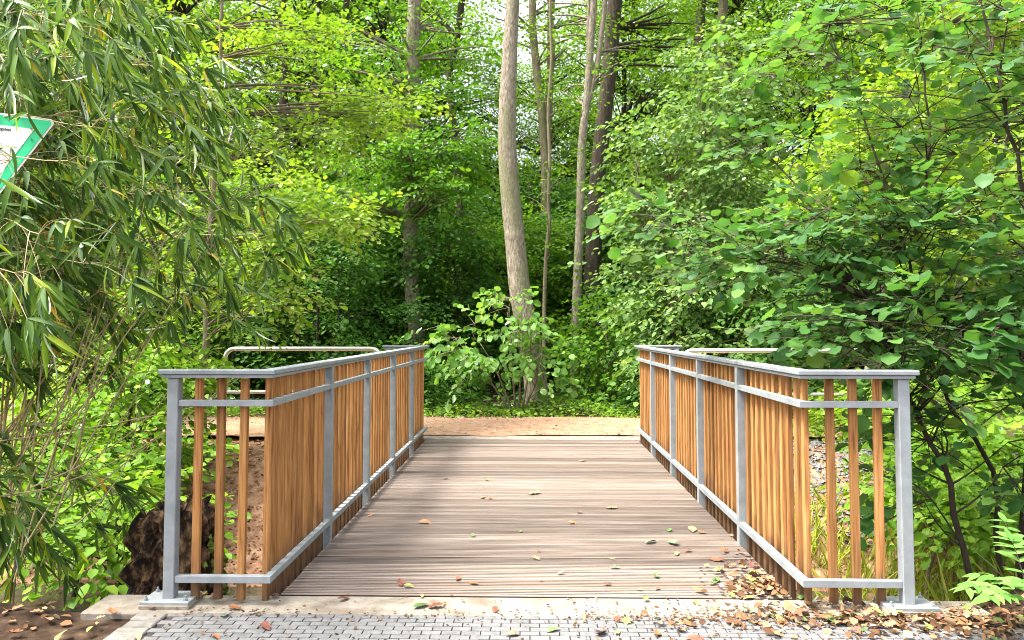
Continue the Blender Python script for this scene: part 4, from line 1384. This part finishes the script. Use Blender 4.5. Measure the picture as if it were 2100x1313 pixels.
# ---- ash seedling at the lower right: pinnate leaves, every leaflet a piece
b = at(2120, 1250, 3.75)
zb = gz(b[0], 3.75)
root = empty('ash_seedling', (b[0], 3.75, zb), 'small light green seedling with feathery leaflets on the dark mound', 'seedling')
off = np.array((b[0], 3.75, zb))
lmesh = []
for k in range(4):
    uv, F = side_leaf([0, .15, .4, .7, .9, 1], [(.06, .10), (.28, .2), (.58, .18), (.84, .08)], lambda u: -.18 * u * u, lambda u, v: -.18 * u * u + .04)
    me = mesh_np('leaflet', uv, F, np.full(len(uv), .15 + k * .22))
    me.materials.append(M['leaf_ash'])
    lmesh.append(me)
g = Geo()
rng = np.random.default_rng(9)
for (ex, ey, Y) in ((1985, 1205, 3.7), (2030, 1222, 3.6), (2010, 1180, 3.9), (2075, 1110, 3.9), (2060, 1070, 4.1), (2090, 1190, 3.6)):
    e = at(ex, ey, Y)
    s0 = np.array((b[0], 3.75, zb + rng.uniform(.02, .16)))
    pts = bez(s0, e, (0, 0, .10), 9)
    g.tube(pts, np.linspace(.003, .0012, 9), 4, cap=False)
    for q in range(3, 9):
        tg = nrm(pts[q] - pts[q - 1])
        sd = nrm(np.cross((0, 0, 1.0), tg))
        for sg in ((1, -1) if q < 8 else (1, -1, 0)):
            a = nrm(tg * .55 + sd * sg * .85 + rng.normal(0, .1, 3) - np.array((0, 0, .15))) if sg else tg
            nn = nrm(np.array((0, -.25, 1.0)) + rng.normal(0, .2, 3))
            nn = nrm(nn - a * (nn @ a))
            bb = np.cross(nn, a)
            o = obj('leaflet', lmesh[rng.integers(0, 4)], None, root)
            s_ = rng.uniform(.075, .105)
            o.matrix_basis = Matrix.Translation(Vector(pts[q] - off)) @ Matrix(((a[0], bb[0], nn[0], 0), (a[1], bb[1], nn[1], 0), (a[2], bb[2], nn[2], 0), (0, 0, 0, 1))) @ Matrix.Diagonal((s_, s_, s_, 1))
g.tube([off, off + np.array((0, 0, .18))], (.005, .003), 5)
obj('stalks', g.mesh('stalks', True, off), M['twig'], root)

# ------------------------------------------------------------------ ground cover, grass, gravel, litter
rng = np.random.default_rng(200)


def scatter_leaves(n, xr, yr, hmax, size, mat, name, tmpl, tilt=.6, mask=None, dens=None):
    x, y = rng.uniform(*xr, n), rng.uniform(*yr, n)
    if mask is not None:
        k = mask(x, y)
        x, y = x[k], y[k]
    n = len(x)
    hh = rng.random(n) ** 1.3 * hmax * (.55 + .45 * np.sin(x * 2.3) * np.sin(x * .9 + y))
    P = np.stack([x, y, height(x, y) + .008 + np.maximum(hh, 0)], -1)
    a = rng.uniform(0, 2 * math.pi, n)
    A = np.stack([np.cos(a), np.sin(a), rng.normal(0, .25, n)], -1)
    Nn = np.array((0, 0, 1.0)) + rng.normal(0, tilt, (n, 3))
    S = size * rng.uniform(.6, 1.35, n)
    me = leaf_mesh(name, P, A, Nn, S, rng.random(n), tmpl)
    return tag(obj(name, me, mat), kind='stuff')


def lab(o, l, c):
    return tag(o, l, c)


lab(scatter_leaves(17000, (-14, 14), (12.55, 14.8), .30, .07, M['leaf_ground'], 'ground_cover', T_OVAL, mask=lambda x, y: y > 12.72 + .16 * np.sin(x * 2.7) + .1 * np.sin(x * 7.1) + rng.random(len(x)) ** 3 * -.15),
    'low bright green ground cover along the far edge of the path', 'ground cover')
lab(scatter_leaves(16000, (-16, 16), (13.6, 20), .55, .09, M['leaf_dark'], 'undergrowth', T_OVAL), 'dark green undergrowth on the forest floor', 'undergrowth')
lab(scatter_leaves(5500, (-9, -2.5), (4.5, 10.2), .16, .055, M['leaf_ground'], 'bank_weeds', T_OVAL, mask=lambda x, y: (hnoise(x, y, 1.7) > .1) & (x < -3.6 - .12 * y + .3)),
    'small green weeds on the left bank of the ditch', 'weeds')
# brown litter on soil, mound and banks
lab(scatter_leaves(9000, (-7, 8), (2.6, 10.4), .02, .05, M['litter'], 'leaf_litter', T_OVAL, .45,
                   mask=lambda x, y: ~((np.abs(x - XC) < 2.36) & (y < 4.27)) & ~((x > -2.02) & (x < 3.25) & (y < 4.0))), 'brown leaf litter strewn over soil mound and ditch banks', 'leaf litter')
lab(scatter_leaves(3200, (-5.5, -1.5), (7.2, 10.5), .012, .032, M['litter'], 'bank_litter', T_OVAL, .45), 'tan chips of leaf litter on the reddish bank behind the stump', 'leaf litter')
# crumbs of litter on the pavers and sill, thick to the right
n = 5200
x = np.where(rng.random(n) < .62, rng.uniform(.2, 2.7, n), rng.uniform(-1.9, 2.5, n))
y = np.where(rng.random(n) < .55, 4.0 + rng.normal(0, .05, n) - .03, rng.uniform(3.4, 4.26, n))
keepm = (rng.random(n) < .25 + .75 * smooth(.6, 2.2, x + rng.normal(0, .3, n))) & (y < 4.26) & (x > -1.95)
x, y = x[keepm], y[keepm]
n = len(x)
a = rng.uniform(0, 6.28, n)
me = leaf_mesh('litter_crumbs', np.stack([x, y, np.full(n, .004) + rng.random(n) * .006], -1), np.stack([np.cos(a), np.sin(a), rng.normal(0, .2, n)], -1), np.array((0, 0, 1.)) + rng.normal(0, .35, (n, 3)), rng.uniform(.006, .024, n), rng.random(n) * .6, T_OVAL)
n = 820
x = np.where(rng.random(n) < .6, rng.normal(2.0, .5, n), rng.uniform(.6, 2.9, n))
y = 3.95 + rng.normal(0, .12, n) - .12 * np.maximum(0, x - 1.7) * rng.random(n)
hx = XC + 1.375 - np.abs(rng.normal(0, .14, n))
hy = 4.27 + np.abs(rng.normal(0, .22, n))
hp = rng.random(n) < .25
y = np.minimum(y, 4.25)
x, y = np.where(hp, hx, x), np.where(hp, hy, y)
k = (x > .3) & ~((np.abs(x - XC - 1.93) < .15) & (np.abs(y - 4.12) < .11)) & ((x < XC + 1.38) | (y < 4.26))
x, y = x[k], y[k]
n = len(x)
zz = np.maximum(.006, np.where(x > 2.25, height(x, y) + .012, .006)) + rng.random(n) * .022
a = rng.uniform(0, 6.28, n)
me2 = leaf_mesh('leaf_drift', np.stack([x, y, zz], -1), np.stack([np.cos(a), np.sin(a), rng.normal(0, .3, n)], -1), np.array((0, 0, 1.)) + rng.normal(0, .5, (n, 3)), rng.uniform(.015, .062, n), rng.random(n), T_OVAL)
lab(tag(obj('leaf_drift', me2, M['litter']), kind='stuff'), 'thick drift of brown leaf fragments along the right end of the sill', 'leaf litter')
lab(tag(obj('litter_crumbs', me, M['litter']), kind='stuff'), 'dark crumbs of leaf litter on the pavers and sill', 'leaf litter')
# grass on the right bank
n = 5200
x, y = rng.uniform(2.2, 6.5, n), rng.uniform(5.0, 9.3, n)
k = hnoise(x, y, 1.5, .4) > -.25
x, y = x[k], y[k]
n = len(x)
P = np.stack([x, y, height(x, y) - .01], -1)
A = np.array((0, 0, 1.0)) + rng.normal(0, .42, (n, 3))
T_BLADE = side_leaf([0, .25, .6, 1], [(.1, .020), (.5, .017)], lambda u: -.30 * u * u, lambda u, v: -.30 * u * u)
me = leaf_mesh('grass', P, A, rng.normal(0, 1, (n, 3)), rng.uniform(.22, .62, n), rng.random(n), T_BLADE)
lab(tag(obj('grass', me, M['grass']), kind='stuff'), 'sunlit yellow green grass on the right bank behind the railing', 'grass')
g = Geo()
for k in range(2600):
    x_, y_ = rng.uniform(-6, 6), rng.uniform(10.65, 12.85)
    s_ = rng.uniform(.006, .02) * (1.6 if rng.random() < .06 else 1)
    d = rng.normal(0, .28, (6, 3)) + np.array([(1, 0, 0), (-1, 0, 0), (0, 1, 0), (0, -1, 0), (0, 0, .7), (0, 0, -.7)])
    g.add(np.array((x_, y_, .03 * math.sin(math.pi * min(1, max(0, (y_ - 10.65) / 2.05))) ** .6 + .006)) + d * s_, None, [(0, 2, 4), (2, 1, 4), (1, 3, 4), (3, 0, 4), (2, 0, 5), (1, 2, 5), (3, 1, 5), (0, 3, 5)])
M['pebble'] = surf('path_pebble', [(.3, (.12, .075, .05)), (.5, (.30, .20, .13)), (.7, (.48, .38, .30))], scale=3, rough=1, bump=0)
lab(tag(obj('pebbles', g.mesh('pebbles'), M['pebble']), kind='stuff'), 'small loose pebbles scattered over the tan path', 'pebbles')
# crushed stone on the right bank
g = Geo()
for k in range(5200):
    x_, y_ = rng.uniform(1.9, 7.0), rng.uniform(8.55, 10.6)
    s_ = rng.uniform(.014, .036)
    d = rng.normal(0, .28, (6, 3)) + np.array([(1, 0, 0), (-1, 0, 0), (0, 1, 0), (0, -1, 0), (0, 0, .8), (0, 0, -.8)])
    g.add(np.array((x_, y_, gz(x_, y_) + s_ * .25)) + d * s_, None, [(0, 2, 4), (2, 1, 4), (1, 3, 4), (3, 0, 4), (2, 0, 5), (1, 2, 5), (3, 1, 5), (0, 3, 5)])
lab(tag(obj('gravel', g.mesh('gravel'), M['gravel']), kind='stuff'), 'grey crushed stone on the far bank below the right barrier', 'gravel')

# ------------------------------------------------------------------ fallen leaves, one by one
def fallen_mesh(kind, seed):
    rg = np.random.default_rng(seed)
    if kind == 'oval':
        uv, F = side_leaf([-.5, -.36, -.1, .18, .4, .5], [(-.42, .13), (-.2, .24), (.1, .25), (.36, .12)], lambda u: 0, lambda u, v: 0)
    else:
        edge = [(-.45, .10), (-.34, .26), (-.24, .13), (-.06, .36), (.06, .17), (.22, .28), (.30, .10), (.42, .08)]
        uv, F = side_leaf([-.5, -.40, -.30, -.2, -.05, .07, .2, .3, .42, .5], edge, lambda u: 0, lambda u, v: 0)
    c1, c2, c3 = rg.uniform(.2, 1.3), rg.uniform(-.5, .5), rg.uniform(-.3, .3)
    uv[:, 2] = c1 * uv[:, 1] ** 2 + c2 * uv[:, 0] ** 2 + c3 * uv[:, 0] * uv[:, 1] + rg.normal(0, .022, len(uv))
    uv[:, 2] -= uv[:, 2].min()
    me = mesh_np('fallen_leaf', uv, F, smooth=True)
    me.materials.append(M['fallen'])
    return me


FM = [fallen_mesh('oval', 400 + k) for k in range(7)] + [fallen_mesh('lobed', 420 + k) for k in range(4)]
COL = {'orange brown': (.25, .105, .045), 'dull brown': (.13, .07, .045), 'tan': (.31, .20, .105), 'green': (.085, .15, .045), 'grey green': (.14, .20, .125), 'red brown': (.17, .06, .038), 'dark brown': (.05, .026, .02), 'yellow green': (.24, .26, .065)}


def drop(x, y, z, s, col, where, shape=None, tilt=.16):
    c = COL[col]
    o = obj('fallen_leaf', FM[random.randrange(len(FM)) if shape is None else shape], None, None, (x, y, z))
    o.rotation_euler = (random.gauss(0, tilt), random.gauss(0, tilt), random.uniform(0, 6.28))
    o.scale = (s, s * random.uniform(.75, 1.1), s)
    v = random.uniform(.75, 1.25)
    o.color = (min(1, c[0] * v), min(1, c[1] * v * random.uniform(.9, 1.1)), c[2] * v, 1)
    tag(o, f'{col} fallen leaf lying {where}', 'leaf', f'{col} fallen leaves {where}')
    return o


# leaves that stand out in the photograph: pixel, colour, length in pixels, where
DECK, SILL, PAVE, SOIL, HEAP, MOUND = 'on the bridge boards', 'on the near concrete sill', 'on the grey pavers', 'on the dark soil left of the paving', 'in the heap at the right corner of the deck', 'in the drift below the right railing post'
for px, py, col, ln, wh in [(1100, 1145, 'tan', 26, DECK), (1105, 1130, 'dull brown', 14, DECK), (1245, 1198, 'red brown', 22, DECK), (1255, 1146, 'tan', 18, DECK), (1335, 1112, 'grey green', 36, DECK), (1380, 1114, 'grey green', 40, DECK),
                            (1410, 1130, 'red brown', 24, DECK), (1388, 1136, 'tan', 24, DECK), (1345, 1182, 'green', 26, DECK), (1262, 1164, 'grey green', 24, DECK), (1350, 1207, 'dull brown', 20, DECK), (1313, 1210, 'yellow green', 16, DECK),
                            (970, 1098, 'green', 24, DECK), (1068, 1090, 'green', 16, DECK), (870, 1072, 'orange brown', 32, DECK), (990, 1020, 'tan', 26, DECK), (1005, 1022, 'orange brown', 18, DECK), (1095, 1012, 'tan', 34, DECK), (760, 1057, 'orange brown', 18, DECK),
                            (1172, 1073, 'orange brown', 22, DECK), (1255, 1042, 'tan', 30, DECK), (1248, 1041, 'orange brown', 18, DECK), (1190, 1052, 'dull brown', 16, DECK), (940, 1186, 'red brown', 30, DECK), (972, 1196, 'orange brown', 26, DECK), (822, 1197, 'red brown', 34, DECK), (838, 1203, 'yellow green', 28, DECK),
                            (1420, 1086, 'tan', 44, DECK), (1440, 1092, 'orange brown', 22, DECK), (1372, 1087, 'green', 24, DECK), (1195, 945, 'tan', 20, DECK), (915, 982, 'dark brown', 14, DECK), (1000, 985, 'yellow green', 18, DECK), (1110, 1190, 'dark brown', 12, DECK), (1150, 1176, 'grey green', 22, DECK),
                            (1470, 1148, 'red brown', 38, DECK), (1520, 1152, 'dull brown', 34, DECK), (1475, 1168, 'orange brown', 26, DECK), (1450, 1160, 'tan', 22, DECK), (1468, 1190, 'green', 34, DECK), (1500, 1098, 'tan', 20, DECK),
                            (704, 1228, 'red brown', 40, SILL), (862, 1242, 'green', 44, SILL), (895, 1243, 'red brown', 40, SILL), (865, 1222, 'tan', 20, SILL), (1500, 1220, 'yellow green', 28, SILL), (1535, 1226, 'yellow green', 32, SILL), (1645, 1224, 'green', 36, SILL),
                            (440, 1222, 'orange brown', 38, SILL), (490, 1226, 'dull brown', 30, SILL), (415, 1218, 'orange brown', 32, SILL), (565, 1222, 'dull brown', 30, SILL),
                            (310, 1246, 'red brown', 30, PAVE), (380, 1240, 'tan', 44, PAVE), (460, 1262, 'grey green', 36, PAVE), (545, 1286, 'red brown', 50, PAVE), (285, 1306, 'tan', 32, PAVE), (441, 1306, 'orange brown', 32, PAVE), (1015, 1250, 'red brown', 30, PAVE), (1050, 1302, 'tan', 36, PAVE),
                            (1135, 1292, 'green', 38, PAVE), (1232, 1298, 'dark brown', 46, PAVE), (1266, 1298, 'yellow green', 22, PAVE), (1348, 1300, 'orange brown', 34, PAVE), (1415, 1280, 'orange brown', 38, PAVE), (1555, 1278, 'orange brown', 30, PAVE), (1602, 1277, 'orange brown', 44, PAVE), (1285, 1275, 'yellow green', 36, PAVE),
                            (1265, 1270, 'red brown', 28, PAVE), (1535, 1252, 'grey green', 50, PAVE), (1585, 1264, 'green', 30, PAVE), (1425, 1310, 'red brown', 44, PAVE), (1760, 1300, 'orange brown', 26, PAVE), (1650, 1272, 'green', 30, PAVE), (1195, 1268, 'tan', 26, PAVE), (480, 1246, 'orange brown', 36, PAVE), (520, 1256, 'dull brown', 32, PAVE),
                            (230, 1255, 'orange brown', 40, SOIL), (205, 1266, 'tan', 24, SOIL), (200, 1278, 'tan', 22, SOIL), (30, 1298, 'orange brown', 44, SOIL), (130, 1304, 'yellow green', 60, SOIL), (75, 1255, 'tan', 30, SOIL), (10, 1262, 'tan', 28, SOIL), (105, 1238, 'dull brown', 30, SOIL), (185, 1290, 'yellow green', 26, SOIL), (60, 1275, 'dull brown', 26, SOIL)]:
    p0 = at(px, py, 4.0)
    d = p0 - np.array(CAM)
    k = (0.006 - CAM[2]) / d[2]
    p = np.array(CAM) + d * k
    if wh in (SOIL,):
        p[2] = gz(p[0], p[1]) + .012
    drop(p[0], p[1], max(p[2], .004), ln * p[1] / FPX * .85, col, wh, tilt=.14)
heapc = ['orange brown', 'dull brown', 'tan', 'red brown', 'dull brown', 'tan', 'orange brown', 'green', 'yellow green', 'dark brown']
random.seed(31)
for k in range(70):
    y_ = 4.30 + abs(random.gauss(0, .28))
    edge = XC + 1.37
    x_ = edge - abs(random.gauss(0, .09 + .12 * (1 - min(1, (y_ - 4.3) / .7)))) - .02
    drop(x_, y_, .006 + random.uniform(0, .03), random.uniform(.03, .07), random.choice(heapc), HEAP, tilt=.3)
for k in range(118):
    x_ = random.choice([random.gauss(1.75, .35), random.gauss(2.3, .35), random.uniform(1.2, 2.9)])
    y_ = random.gauss(3.96, .10) - .10 * max(0, x_ - 1.8) * random.random()
    if 1.78 < x_ - XC < 2.08 and 4.02 < y_ < 4.23: continue
    zz = max(.006, gz(x_, y_) + .02) if x_ > 2.3 else .006
    drop(x_, min(y_, 4.25), zz + random.uniform(0, .025), random.uniform(.028, .072), random.choice(heapc), MOUND, tilt=.3)
